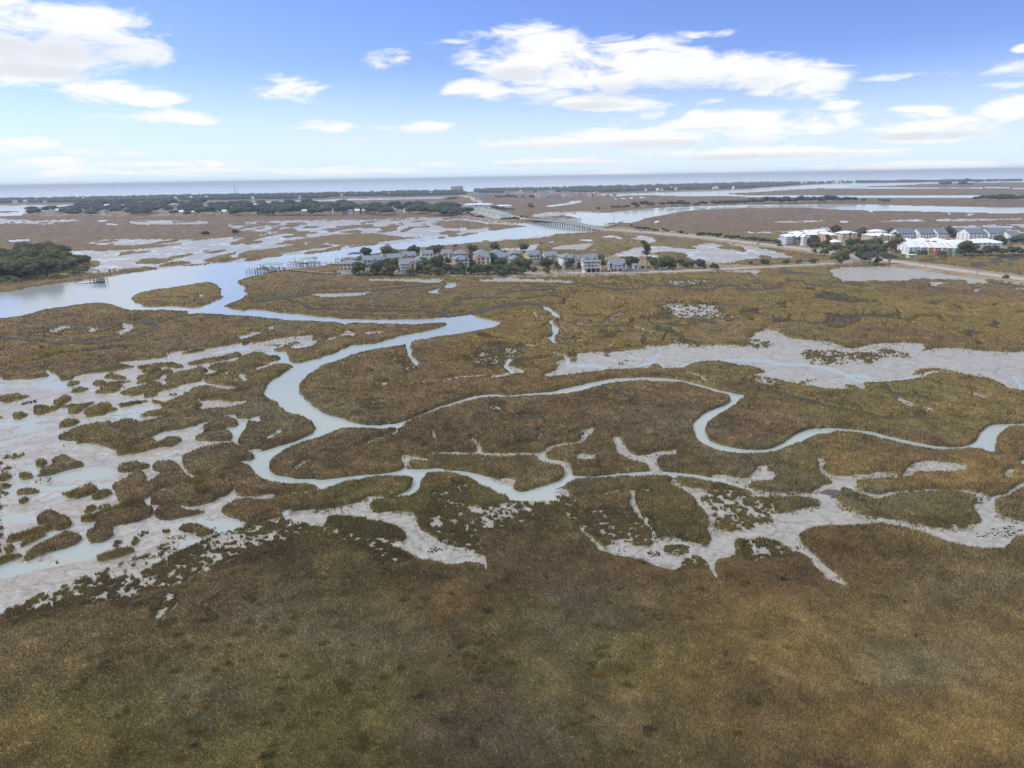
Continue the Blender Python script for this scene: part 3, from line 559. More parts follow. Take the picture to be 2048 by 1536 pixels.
ad_ = N.new('ShaderNodeVectorMath'); ad_.operation = 'ADD'; L.new(tc.outputs['Object'], ad_.inputs[0]); L.new(sc_.outputs[0], ad_.inputs[1]); L.new(ad_.outputs[0], vr.inputs['Vector'])
rill = ramp(vr.outputs['Distance'], .0, (.66, .66, .68), .05, (1, 1, 1)).outputs[0]
pits = ramp(noise(.9, 8).outputs['Fac'], .30, (.62, .60, .57), .52, (1.04, 1.04, 1.04)).outputs[0]
for tx_ in (rill, pits):
    mx_ = N.new('ShaderNodeMix'); mx_.data_type = 'RGBA'; mx_.blend_type = 'MULTIPLY'; mx_.inputs[0].default_value = .8; L.new(wetc, mx_.inputs[6]); L.new(tx_, mx_.inputs[7]); wetc = mx_.outputs[2]
cut_shade = ramp(aw.outputs['Fac'], .03, (1, 1, 1), .14, (0, 0, 0)); wetc = mix(cut_shade.outputs[0], wetc, (.040, .037, .028))  # cut and gully floors near black: dark mud with bank shade painted in
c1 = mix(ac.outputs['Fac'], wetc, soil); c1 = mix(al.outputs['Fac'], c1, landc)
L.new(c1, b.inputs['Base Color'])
rn = ramp(noise(.9, 4).outputs['Fac'], .35, (.22, .22, .22), .7, (.5, .5, .5)).outputs[0]
rough = mix(math_('MAXIMUM', al.outputs['Fac'], cut_shade.outputs[0]), mix(aw.outputs['Fac'], (.55, .55, .55), rn), (.9, .9, .9)); L.new(rough, b.inputs['Roughness'])
bp = N.new('ShaderNodeBump'); bp.inputs['Strength'].default_value = .35; bp.inputs['Distance'].default_value = .08
L.new(noise(1.6, 5).outputs['Fac'], bp.inputs['Height']); L.new(bp.outputs[0], b.inputs['Normal'])
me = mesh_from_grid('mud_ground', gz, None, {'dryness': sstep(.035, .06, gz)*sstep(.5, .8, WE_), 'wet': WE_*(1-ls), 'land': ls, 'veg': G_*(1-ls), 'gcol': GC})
me.polygons.foreach_set('use_smooth', np.ones(len(me.polygons), bool))
link('ground', me, m_ground, 'pale wet mud flats, creek banks and low dry land between the creeks', None, 'structure')
# ------------------------------------------------------------------ canopy of the marsh grass
H0 = (.42+.22*sstep(.35, .7, fbm(X, Y, 25., 2, 151)))*np.where(cov_lo := (C_ < .97), .72, 1.0)
tall = sstep(.5, .95, CW_) * .0 + 1
bumpy = (fbm(X, Y, .8, 2, 161)-.5)*.32+(fbm(X, Y, 3.3, 2, 171)-.5)*.30
creekside = sstep(.03, .4, 1-CW_)
near_soft = 1-.5*(1-sstep(90, 150, RR))      # short grass on the high marsh in front
hz = (H0*(1+.25*creekside+.55*LV_)+bumpy)*near_soft
hz = np.where(ls > .3, hz*.45, hz)
EP = sstep(.35, .85, CM_)*(1-.45*sstep(.1, .5, 1-C_)); EP = np.where(D_ > .05, .8, EP)
full = hz.copy(); hz = hz*(.35+.65*EP)*np.where(RR > 380, 1.0, 1.0)
hz = np.maximum(hz, .06)
cz = gz+hz*sstep(.35, .8, G_)-.12*(1-sstep(.1, .4, G_))
m_grass = bpy.data.materials.new('marsh_grass'); nt, N, L = nodes(m_grass); b = N['Principled BSDF']
agc = N.new('ShaderNodeAttribute'); agc.attribute_name = 'gcol'; tc = N.new('ShaderNodeTexCoord')
mp = N.new('ShaderNodeMapping'); mp.inputs['Scale'].default_value = (1, .8, .12); L.new(tc.outputs['Object'], mp.inputs[0])
f1 = ramp(noise(4.5, 6, 0, mp.outputs[0]).outputs['Fac'], .33, (.36, .36, .38), .68, (1.3, 1.25, 1.15))
f2 = ramp(noise(.45, 4).outputs['Fac'], .3, (.82, .84, .85), .7, (1.18, 1.15, 1.1))
m1 = N.new('ShaderNodeMix'); m1.data_type = 'RGBA'; m1.blend_type = 'MULTIPLY'; m1.inputs[0].default_value = 1; L.new(agc.outputs['Vector'], m1.inputs[6]); L.new(f1.outputs[0], m1.inputs[7])
m2 = N.new('ShaderNodeMix'); m2.data_type = 'RGBA'; m2.blend_type = 'MULTIPLY'; m2.inputs[0].default_value = 1; L.new(m1.outputs[2], m2.inputs[6]); L.new(f2.outputs[0], m2.inputs[7])
L.new(m2.outputs[2], b.inputs['Base Color']); b.inputs['Roughness'].default_value = .9; b.inputs['Specular IOR Level'].default_value = .1
bp = N.new('ShaderNodeBump'); bp.inputs['Strength'].default_value = .8; bp.inputs['Distance'].default_value = .25
L.new(noise(4.5, 6, 0, mp.outputs[0]).outputs['Fac'], bp.inputs['Height']); L.new(bp.outputs[0], b.inputs['Normal'])
keep = (G_ > .30) & (RR < 8000)
me = mesh_from_grid('marsh_grass_canopy', cz, keep, {'gcol': GC})
me.polygons.foreach_set('use_smooth', np.ones(len(me.polygons), bool))
canopy_me = me
# blades standing out of the canopy
PXA = 1400/2
prob = np.zeros_like(RR)
cell = np.abs(np.gradient(RR, axis=0))*RR*np.gradient(AZ, axis=1)      # m2 per grid point
sel = (G_ > .5) & (RR > 50) & (RR < 620) & (np.abs(AZ) < half*.97)
w_ = sel*1.0*np.where(RR > 430, .6, 1.0)
w_ = w_*(1+2.2*(EP < .92))
fr_ = (RR < 420)*(RR > 50)*(np.abs(AZ) < half*.97)*(1-sstep(.2, .5, W_))
w_ = np.maximum(w_, fr_*TU_*3.4); w_ = np.maximum(w_, fr_*(G_ < .5)*(D_ < .05)*np.clip(CM_-.05, 0, 1)**1.5*sstep(.42, .62, tuft)*2.2); w_ = np.maximum(w_, fr_*(G_ < .5)*(D_ < .05)*(WE_ < .8)*np.clip(CW_-.12, 0, 1)*sstep(.50, .66, tuft)*1.8)
NB = 1700000
ii = RNG.choice(w_.size, NB, p=(w_/w_.sum()).reshape(-1))
i0, j0 = np.unravel_index(ii, w_.shape); i1 = np.minimum(i0+1, NR-1); j1 = np.minimum(j0+1, NA-1)
u = RNG.random(NB)[:, None]; v = RNG.random(NB)[:, None]
def lerp2(A):
    A = A if A.ndim == 3 else A[..., None]
    return (A[i0, j0]*(1-u)+A[i0, j1]*u)*(1-v)+(A[i1, j0]*(1-u)+A[i1, j1]*u)*v
bx = lerp2(X)[:, 0]; by = lerp2(Y)[:, 0]; bz = lerp2(cz)[:, 0]; bg = lerp2(gz)[:, 0]; bc = lerp2(GC); br = np.hypot(bx, by)
gg = lerp2(G_)[:, 0]
bh = (.18+.45*RNG.random(NB)**1.5)*np.where(br < 110, .5, 1)
fl_ = lerp2(full)[:, 0]; sp_ = lerp2(C_)[:, 0]; tu_ = lerp2(TU_)[:, 0] > .3; bz = np.where(lerp2(G_)[:, 0] < .5, bg, bz); bh = np.maximum(bh, (bg+(fl_*.9+.25)*(.6+.8*RNG.random(NB))*(.4+.6*sstep(.3, .95, sp_)))-bz)
ww = br/PXA*(.35+.65*RNG.random(NB))*1.25*np.where(tu_, 1.7, 1)
th = RNG.random(NB)*2*PI; lean = .35*RNG.random(NB)+.05
ang = np.arctan2(by, bx)+PI/2+(RNG.random(NB)-.5)*1.6
base = np.stack([bx, by, np.maximum(bz-.25, bg-.05)], -1)
dx_ = np.stack([np.cos(ang)*ww*.5, np.sin(ang)*ww*.5, np.zeros(NB)], -1)
tip = base+np.stack([np.cos(th)*lean*bh*1.5, np.sin(th)*lean*bh*1.5, bh+(bz-base[:, 2])], -1)
co = np.stack([base-dx_, base+dx_, tip], 1).reshape(-1, 3)
br_ = np.exp(RNG.normal(-.03, .26, NB))[:, None]
hue = RNG.random(NB)[:, None]
bc = np.where(tu_[:, None], bc*.6+np.array([.062, .058, .030]), bc)
cc = bc*br_*(np.array([1.12, 1.0, .82])*hue+np.array([.92, 1.0, 1.1])*(1-hue))*1.12
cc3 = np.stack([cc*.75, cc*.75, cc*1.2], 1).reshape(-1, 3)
NT = 260; NPB = 110
ta = RNG.uniform(-.62, .66, NT); trr = 60+75*RNG.random(NT)**1.2; keepc = (ta < .25) | (RNG.random(NT) < .35)
ta, trr = ta[keepc], trr[keepc]; NT = len(ta); tx_, ty_ = trr*np.sin(ta), trr*np.cos(ta)
tc_ = fields(tx_, ty_)[0]; ok_ = tc_ > .9; tx_, ty_ = tx_[ok_], ty_[ok_]; NT = len(tx_)
tr_ = RNG.uniform(.25, .75, NT); tg_ = RNG.random(NT)
ax_ = np.repeat(tx_, NPB)+RNG.normal(0, 1, NT*NPB)*np.repeat(tr_, NPB)*.6; ay_ = np.repeat(ty_, NPB)+RNG.normal(0, 1, NT*NPB)*np.repeat(tr_, NPB)*.42
an_ = RNG.random(NT*NPB)*2*PI; hh_ = np.repeat(tr_, NPB)*RNG.uniform(.5, 1.0, NT*NPB)+.25
b0 = np.stack([ax_, ay_, np.full(NT*NPB, .3)], -1); dd_ = np.stack([np.cos(an_)*.035, np.sin(an_)*.035, 0*an_], -1)
tp_ = b0+np.stack([np.sin(an_)*.22, np.cos(an_)*.22, hh_], -1)
co = np.concatenate([co, np.stack([b0-dd_, b0+dd_, tp_], 1).reshape(-1, 3)])
tcol = np.where(np.repeat(tg_, NPB)[:, None] < .55, np.array([.27, .18, .055]), np.where(np.repeat(tg_, NPB)[:, None] < .93, np.array([.19, .17, .055]), np.array([.085, .08, .055])))*np.exp(RNG.normal(0, .3, NT*NPB))[:, None]
cc3 = np.concatenate([cc3, np.repeat(tcol, 3, axis=0)]); NB = len(co)//3
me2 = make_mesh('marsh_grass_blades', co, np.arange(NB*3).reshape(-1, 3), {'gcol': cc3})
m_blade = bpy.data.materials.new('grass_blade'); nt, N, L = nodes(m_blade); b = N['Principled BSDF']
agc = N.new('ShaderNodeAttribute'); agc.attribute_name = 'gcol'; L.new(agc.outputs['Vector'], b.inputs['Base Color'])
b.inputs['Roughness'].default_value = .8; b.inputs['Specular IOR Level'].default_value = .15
# one object: canopy and blades joined
def join_meshes(name, ms, mats):
    nv = sum(len(m.vertices) for m in ms)
    import bmesh
    obs = []
    for m, mt in zip(ms, mats):
        m.materials.append(mt); o = bpy.data.objects.new(name, m); COL.objects.link(o); obs.append(o)
    for o in bpy.context.view_layer.objects: o.select_set(False)
    for o in obs: o.select_set(True)
    bpy.context.view_layer.objects.active = obs[0]
    bpy.ops.object.join()
    return obs[0]
mg = join_meshes('marsh_grass', [canopy_me, me2], [m_grass, m_blade])
mg['label'] = 'brown and golden marsh grass covering the banks between the creeks'; mg['kind'] = 'stuff'; mg['category'] = 'marsh grass'
# ------------------------------------------------------------------ water
m_water = bpy.data.materials.new('creek_water'); nt, N, L = nodes(m_water); b = N['Principled BSDF']
tc = N.new('ShaderNodeTexCoord')
wc = ramp(noise(.01, 4, .5).outputs['Fac'], .3, (.285, .335, .345), .7, (.355, .40, .405))
L.new(wc.outputs[0], b.inputs['Base Color']); b.inputs['IOR'].default_value = 1.33; b.inputs['Roughness'].default_value = .12
b.inputs['Specular IOR Level'].default_value = .5
bp = N.new('ShaderNodeBump'); bp.inputs['Strength'].default_value = .25; bp.inputs['Distance'].default_value = .05
mpw = N.new('ShaderNodeMapping'); mpw.inputs['Scale'].default_value = (.5, 1.1, 1); L.new(tc.outputs['Object'], mpw.inputs[0])
L.new(noise(1.6, 4, 0, mpw.outputs[0]).outputs['Fac'], bp.inputs['Height']); L.new(bp.outputs[0], b.inputs['Normal'])
th = np.linspace(0, 2*PI, 97)[:-1]; rs = [50, 200, 600, 1500, 3000, 6000, 12000, 20000, 32000]
vs = [(0, 0, 0)]+[(r*math.cos(t), r*math.sin(t), 0) for r in rs for t in th]
fs = [(0, 1+i, 1+(i+1) % 96) for i in range(96)]
for k in range(len(rs)-1):
    for i in range(96):
        a = 1+k*96+i; bb = 1+k*96+(i+1) % 96; fs.append((a, a+96, bb+96, bb))
me = bpy.data.meshes.new('water'); me.from_pydata(vs, [], fs); me.update()
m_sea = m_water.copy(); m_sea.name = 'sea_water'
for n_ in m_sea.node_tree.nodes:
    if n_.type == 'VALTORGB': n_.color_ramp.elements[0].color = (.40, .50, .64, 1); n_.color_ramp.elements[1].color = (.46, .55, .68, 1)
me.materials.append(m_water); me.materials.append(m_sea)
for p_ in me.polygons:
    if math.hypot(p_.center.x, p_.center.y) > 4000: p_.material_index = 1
link('water', me, m_water, 'calm pale blue tidal river, creeks and the sea to the horizon', None, 'structure')
# ------------------------------------------------------------------ sun, sky, haze
SUN_EL, SUN_AZ = math.radians(44), math.radians(-72)     # azimuth measured from +Y clockwise (ahead, left)
sd = bpy.data.lights.new('sun', 'SUN'); sd.energy = 2.3; sd.angle = math.radians(8); sd.color = (1, .95, .88)
so = bpy.data.objects.new('sun', sd); COL.objects.link(so)
sv = Vector((math.sin(SUN_AZ)*math.cos(SUN_EL), math.cos(SUN_AZ)*math.cos(SUN_EL), math.sin(SUN_EL)))
so.rotation_euler = sv.to_track_quat('Z', 'Y').to_euler(); so.location = (0, -50, 200)
w = bpy.data.worlds.new('World'); scene.world = w; w.use_nodes = True; nt = w.node_tree; N = nt.nodes; L = nt.links
bg = N['Background']; bg.inputs[1].default_value = 1.0
tc = N.new('ShaderNodeTexCoord'); sep = N.new('ShaderNodeSeparateXYZ'); L.new(tc.outputs['Generated'], sep.inputs[0])
sky = N.new('ShaderNodeTexSky'); sky.sky_type = 'NISHITA'; sky.sun_disc = False; sky.sun_elevation = SUN_EL; sky.sun_rotation = SUN_AZ
sky.altitude = 60; sky.ozone_density = 3.0; sky.dust_density = .35
zz = math_('MAXIMUM', sep.outputs[2], 0.0)
cmb = N.new('ShaderNodeCombineXYZ'); L.new(sep.outputs[0], cmb.inputs[0]); L.new(sep.outputs[1], cmb.inputs[1]); L.new(math_('MULTIPLY', zz, SKYZ), cmb.inputs[2])
vn = N.new('ShaderNodeVectorMath'); vn.operation = 'NORMALIZE'; L.new(cmb.outputs[0], vn.inputs[0]); L.new(vn.outputs[0], sky.inputs['Vector'])
hs = N.new('ShaderNodeMix'); hs.data_type = 'RGBA'; hs.blend_type = 'MULTIPLY'; hs.inputs[0].default_value = 1
L.new(sky.outputs[0], hs.inputs[6]); hs.inputs[7].default_value = (*[c*SKYS for c in SKYT], 1)
# pale milky band over the horizon
rz = N.new('ShaderNodeMapRange'); rz.interpolation_type = 'SMOOTHSTEP'; rz.inputs[1].default_value = 0.0; rz.inputs[2].default_value = .15; rz.inputs[3].default_value = .96; rz.inputs[4].default_value = 0
L.new(sep.outputs[2], rz.inputs[0])
skyc = mix(rz.outputs[0], hs.outputs[2], SKYB)
# clouds at their own azimuth and height, broken up by noise in the cloud layer's plane
azn = math_('ARCTAN2', sep.outputs[0], sep.outputs[1]); eln = math_('ARCSINE', sep.outputs[2])
den = math_('ADD', zz, .045); cp = N.new('ShaderNodeCombineXYZ'); L.new(math_('DIVIDE', sep.outputs[0], den), cp.inputs[0]); L.new(math_('DIVIDE', sep.outputs[1], den), cp.inputs[1])
n_big = noise(.55, 10, .3, cp.outputs[0]); n_big.inputs['Roughness'].default_value = .62
cp2 = N.new('ShaderNodeCombineXYZ'); L.new(azn, cp2.inputs[0]); L.new(math_('MULTIPLY', eln, 3.2), cp2.inputs[1])
n_sm = noise(11, 9, .6, cp2.outputs[0]); n_sm.inputs['Roughness'].default_value = .6
CLOUDS = [(80,70,225,66,1.1),(60,120,165,40,1.0),(230,185,110,22,1.0),(250,100,90,26,1),(350,236,180,11,.8),(580,182,75,25,.95),(770,118,48,20,.85),(655,251,75,13,.95),(850,255,62,12,.95),(760,256,40,6,.5),
 (30,290,80,15,.9),(110,320,70,7,.8),(210,304,80,7,.6),(200,330,300,9,.6),(520,343,260,9,.6),(120,345,160,7,.5),
 (1060,110,130,58,1.2),(970,178,75,20,.95),(1270,85,110,22,.9),(1120,160,120,40,1.1),(1330,145,215,50,1.2),(1530,150,140,34,1.05),(1610,178,70,20,.9),(1180,205,130,17,1.05),(1300,195,90,20,.9),(1410,70,60,8,.6),
 (1480,240,240,22,1.0),(1640,250,90,14,.8),(1280,278,340,22,1.15),(1450,307,300,15,1.1),(1120,283,120,18,1.),(1100,325,250,8,.8),(1840,220,65,18,1.0),(1670,215,45,10,.85),(1850,262,160,20,.95),(2030,215,70,22,1.0),(2030,150,75,24,.9),(2048,97,25,7,.9),(1860,150,100,7,.6),(1420,200,35,9,.6),(1900,330,280,8,.8),(1250,345,200,6,.5),(1790,158,30,4,.4),(930,85,50,6,.35),(2300,180,150,50,1.1),(-300,100,200,70,1.2),(2500,280,300,20,1),(-300,300,250,15,1)]
fld = None
for (x_, y_, rx, ry, k) in CLOUDS:
    v_ = ray(x_, y_); a0 = math.atan2(v_[0], v_[1]); e0 = math.asin(v_[2])
    wx = rx/F*math.cos(a0)**2*.95; wy = ry/F*.93
    q = math_('ADD', math_('POWER', math_('ABSOLUTE', math_('DIVIDE', math_('SUBTRACT', azn, a0), wx)), 2), math_('POWER', math_('ABSOLUTE', math_('DIVIDE', math_('SUBTRACT', eln, e0), wy)), 2))
    q = math_('MULTIPLY', math_('SUBTRACT', 1.25, q), k)
    fld = q if fld is None else math_('MAXIMUM', fld, q)
fld = math_('MAXIMUM', fld, -1.6)
nn = math_('ADD', math_('MULTIPLY', math_('SUBTRACT', n_big.outputs['Fac'], .5), 3.2), math_('MULTIPLY', math_('SUBTRACT', n_sm.outputs['Fac'], .5), 5.2))
fld2 = math_('ADD', math_('MULTIPLY', fld, .95), nn)
mr = N.new('ShaderNodeMapRange'); mr.interpolation_type = 'SMOOTHSTEP'; mr.inputs[1].default_value = .0; mr.inputs[2].default_value = 1.15; L.new(fld2, mr.inputs[0])
cs = N.new('ShaderNodeMapRange'); cs.interpolation_type = 'SMOOTHSTEP'; cs.inputs[1].default_value = .8; cs.inputs[2].default_value = 2.6; cs.inputs[3].default_value = 0; cs.inputs[4].default_value = 1; L.new(math_('ADD', fld2, math_('MULTIPLY', math_('SUBTRACT', n_sm.outputs['Fac'], .55), 3)), cs.inputs[0])
shd = None
for (x_, y_, rx, ry) in [(1250, 292, 330, 12), (1450, 316, 280, 9), (110, 100, 210, 30), (90, 142, 120, 14), (1340, 178, 230, 20), (1040, 150, 100, 18), (1160, 212, 110, 8), (1850, 272, 140, 8), (1100, 330, 240, 6)]:
    v_ = ray(x_, y_); a0 = math.atan2(v_[0], v_[1]); e0 = math.asin(v_[2])
    q = math_('SUBTRACT', 1.0, math_('ADD', math_('POWER', math_('ABSOLUTE', math_('DIVIDE', math_('SUBTRACT', azn, a0), rx/F)), 2), math_('POWER', math_('ABSOLUTE', math_('DIVIDE', math_('SUBTRACT', eln, e0), ry/F)), 2)))
    shd = q if shd is None else math_('MAXIMUM', shd, q)
shm = N.new('ShaderNodeMapRange'); shm.interpolation_type = 'SMOOTHSTEP'; shm.inputs[1].default_value = -.2; shm.inputs[2].default_value = 1.3; shm.inputs[3].default_value = 0; shm.inputs[4].default_value = .9
L.new(math_('ADD', shd, math_('MULTIPLY', math_('SUBTRACT', n_sm.outputs['Fac'], .5), 2.5)), shm.inputs[0])
cloudc = mix(shm.outputs[0], (.93, .935, .95), (.70, .73, .79))
_unused = mix(cs.outputs[0], (.93, .935, .95), (.72, .745, .79))
fill_veil = N.new('ShaderNodeMapRange'); fill_veil.interpolation_type = 'SMOOTHSTEP'; fill_veil.inputs[1].default_value = .212; fill_veil.inputs[2].default_value = .30; fill_veil.inputs[3].default_value = 0; fill_veil.inputs[4].default_value = .9; L.new(sep.outputs[2], fill_veil.inputs[0])  # bright cloud cover above the view, unseen, added to lighten water and ground
skyc = mix(fill_veil.outputs[0], skyc, mix(n_big.outputs['Fac'], (.62, .67, .74), (1.05, 1.05, 1.05)))
skyf = mix(math_('MULTIPLY', mr.outputs[0], .97), skyc, cloudc)
L.new(skyf, bg.inputs[0])
hz_me = bpy.data.meshes.new('haze'); s = 36000
vs = [(x, y, z) for z in (-2, 76) for y in (-s, s) for x in (-s, s)]
hz_me.from_pydata(vs, [], [(0, 2, 3, 1), (4, 5, 7, 6), (0, 1, 5, 4), (2, 6, 7, 3), (0, 4, 6, 2), (1, 3, 7, 5)]); hz_me.update()
m_h = bpy.data.materials.new('haze'); nt, N, L = nodes(m_h); N.remove(N['Principled BSDF'])
pv = N.new('ShaderNodeVolumePrincipled'); pv.inputs['Color'].default_value = (*HAZEC, 1); pv.inputs['Density'].default_value = HAZED; pv.inputs['Anisotropy'].default_value = 0.0
pv.inputs['Density Attribute'].default_value = ''
L.new(pv.outputs[0], N['Material Output'].inputs['Volume'])
try: m_h.cycles.homogeneous_volume = True
except Exception: pass
if USE_HAZE: link('haze', hz_me, m_h, 'thin pale blue haze over the far marsh and sea', None, 'stuff')
scene.view_settings.view_transform = 'Standard'; scene.view_settings.look = 'None'; scene.view_settings.exposure = EXPO; scene.view_settings.gamma = 1
scene.render.engine = 'CYCLES'
scene.cycles.use_denoising = True
scene.cycles.volume_bounces = 0; scene.cycles.max_bounces = 5; scene.cycles.diffuse_bounces = 2; scene.cycles.glossy_bounces = 3
# ------------------------------------------------------------------ mesh helpers
class MB:
    def __init__(s): s.v = []; s.f = []
    def quad(s, a, b, c, d): n = len(s.v); s.v += [a, b, c, d]; s.f.append((n, n+1, n+2, n+3)); return s
    def tri(s, a, b, c): n = len(s.v); s.v += [a, b, c]; s.f.append((n, n+1, n+2)); return s
    def box(s, x0, x1, y0, y1, z0, z1):
        n = len(s.v)
        s.v += [(x, y, z) for z in (z0, z1) for y in (y0, y1) for x in (x0, x1)]
        for f in ((0, 2, 3, 1), (4, 5, 7, 6), (0, 1, 5, 4), (2, 6, 7, 3), (0, 4, 6, 2), (1, 3, 7, 5)): s.f.append(tuple(n+i for i in f))
        return s
    def tube(s, p, q, r0, r1, k=6):
        p = Vector(p); q = Vector(q); d = (q-p).normalized(); a = d.orthogonal().normalized(); b = d.cross(a); n = len(s.v)
        for c, r in ((p, r0), (q, r1)):
            for i in range(k):
                t = 2*PI*i/k; s.v.append(tuple(c+a*math.cos(t)*r+b*math.sin(t)*r))
        for i in range(k): s.f.append((n+i, n+(i+1) % k, n+k+(i+1) % k, n+k+i))
        s.f.append(tuple(n+i for i in reversed(range(k)))); s.f.append(tuple(n+k+i for i in range(k)))
        return s
    def prism(s, pts, y0, y1):
        """outline in x,z pulled from y0 to y1"""
        n = len(s.v); k = len(pts)
        s.v += [(x, y0, z) for x, z in pts]+[(x, y1, z) for x, z in pts]
        s.f.append(tuple(n+i for i in range(k))); s.f.append(tuple(n+k+i for i in reversed(range(k))))
        for i in range(k): s.f.append((n+i, n+k+i, n+k+(i+1) % k, n+(i+1) % k))
        return s
    def mesh(s, name):
        me = bpy.data.meshes.new(name); me.from_pydata([tuple(map(float, v)) for v in s.v], [], s.f); me.update(); return me
    def part(s, name, m, parent, **kw):
        return link(name, s.mesh(name), m, parent=parent, **kw)
def thing(name, label, cat, loc, rz=0, group=None, sc=1):
    o = bpy.data.objects.new(name, None); COL.objects.link(o); o.location = loc; o.rotation_euler = (0, 0, rz); o.empty_display_size = .5
    o.scale = (sc, sc, sc) if not isinstance(sc, tuple) else sc
    o['label'] = label; o['category'] = cat
    if group: o['group'] = group
    return o
ORD = ['first', 'second', 'third', 'fourth', 'fifth', 'sixth', 'seventh', 'eighth', 'ninth', 'tenth', 'eleventh', 'twelfth', 'thirteenth', 'fourteenth', 'fifteenth', 'sixteenth', 'seventeenth', 'eighteenth', 'nineteenth', 'twentieth']
def ordn(i):
    if i < 20: return ORD[i]
    t = {2: 'twenty', 3: 'thirty', 4: 'forty', 5: 'fifty', 6: 'sixty', 7: 'seventy', 8: 'eighty', 9: 'ninety'}[(i+1)//10] if i+1 < 100 else 'hundred'
    return t+('-'+ORD[(i+1) % 10-1] if (i+1) % 10 else 'th')
GZ = .75
def P(z, x, y, h=GZ):
    x0, y0, k = Z[z]; return at(x0+x/k, y0+y/k, h)
# ------------------------------------------------------------------ plants
def leafmat(name, ca, cb, trans=.0):
    m = bpy.data.materials.new(name); nt = m.node_tree if m.use_nodes else None; m.use_nodes = True; nt = m.node_tree; N = nt.nodes; L = nt.links
    b = N['Principled BSDF']; b.inputs['Roughness'].default_value = .75; b.inputs['Specular IOR Level'].default_value = .2
    at_ = N.new('ShaderNodeAttribute'); at_.attribute_name = 'lc'; oi = N.new('ShaderNodeObjectInfo')
    ma = N.new('ShaderNodeMath'); ma.operation = 'MULTIPLY_ADD'; L.new(oi.outputs['Random'], ma.inputs[0]); ma.inputs[1].default_value = .45; L.new(at_.outputs['Fac'], ma.inputs[2])
    mb = N.new('ShaderNodeMath'); mb.operation = 'SUBTRACT'; L.new(ma.outputs[0], mb.inputs[0]); mb.inputs[1].default_value = .22
    cr = N.new('ShaderNodeValToRGB'); cr.color_ramp.elements[0].color = (*ca, 1); cr.color_ramp.elements[1].color = (*cb, 1); L.new(mb.outputs[0], cr.inputs[0]); L.new(cr.outputs[0], b.inputs['Base Color'])
    return m
LM = {'oak': leafmat('oak_leaves', (.06, .08, .04), (.23, .26, .13)), 'olive': leafmat('olive_leaves', (.07, .075, .03), (.22, .21, .09)),
      'dark': leafmat('dark_leaves', (.042, .066, .042), (.16, .20, .12)), 'bare': leafmat('bare_twigs', (.085, .085, .072), (.21, .20, .165)),
      'farw': leafmat('far_woods_leaves', (.022, .038, .032), (.085, .115, .085)), 'palm': leafmat('palm_fronds', (.045, .065, .03), (.13, .155, .075))}
m_bark = mat('bark', (.11, .09, .07), .9, .3, 3)
def ico(c, r, seed, rough=.25, sub=1):
    import bmesh
    bm = bmesh.new(); bmesh.ops.create_icosphere(bm, subdivisions=sub+1, radius=1)
    vs = np.array([v.co[:] for v in bm.verts]); fs = np.array([[v.index for v in f.verts] for f in bm.faces]); bm.free()
    return vs, fs
ICO1 = ico(0, 1, 0, sub=1); ICO0 = ico(0, 1, 0, sub=0)
def crown_mesh(name, lobes, nleaf, leaf, rs, core=.82, icod=ICO1, rough=.28):
    V = []; Fc = []; A = []; n = 0
    for (cx, cy, cz, r, rzz) in lobes:
        vs, fs = icod
        d = 1+rs.normal(0, rough, len(vs))[:, None]*.6
        v = vs*d*np.array([r, r, rzz])*core+np.array([cx, cy, cz])
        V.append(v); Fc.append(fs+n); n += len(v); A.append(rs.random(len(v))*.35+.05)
    core_n = n
    per = max(1, nleaf//len(lobes)); LV = []; LA = []
    for (cx, cy, cz, r, rzz) in lobes:
        d = rs.normal(0, 1, (per, 3)); d /= np.linalg.norm(d, axis=1)[:, None]; d[:, 2] = np.where(d[:, 2] < -.35, -d[:, 2], d[:, 2])
        p = d*np.array([r, r, rzz])*(.82+.3*rs.random((per, 1)))+np.array([cx, cy, cz])
        a = rs.normal(0, 1, (per, 3)); a /= np.linalg.norm(a, axis=1)[:, None]; b = np.cross(a, rs.normal(0, 1, (per, 3))); b /= np.linalg.norm(b, axis=1)[:, None]
        s = leaf*(.5+.9*rs.random((per, 1)))
        tri = np.stack([p-a*s, p+a*s*.8+b*s*.3, p+b*s*1.1], 1)
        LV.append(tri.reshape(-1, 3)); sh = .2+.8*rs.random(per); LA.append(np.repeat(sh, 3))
    lv = np.concatenate(LV); lf = np.arange(len(lv)).reshape(-1, 3)+core_n
    co = np.concatenate(V+[lv]); f = np.concatenate(Fc+[lf]); a = np.concatenate(A+LA)
    return make_mesh(name, co, f, {'lc': a})
def dome_lobes(rs, n, R, H, z0, lr=(.34, .5)):
    out = []
    for i in range(n):
        t = rs.random()*2*PI; q = math.sqrt(rs.random())*.78
        r = R*rs.uniform(*lr)
        z = z0+(H-z0-r*.7)*(1-q*q*.75)*rs.uniform(.7, 1.0)
        out.append((math.cos(t)*q*R, math.sin(t)*q*R, z, r, r*.72))
    return out
PROTO = {}
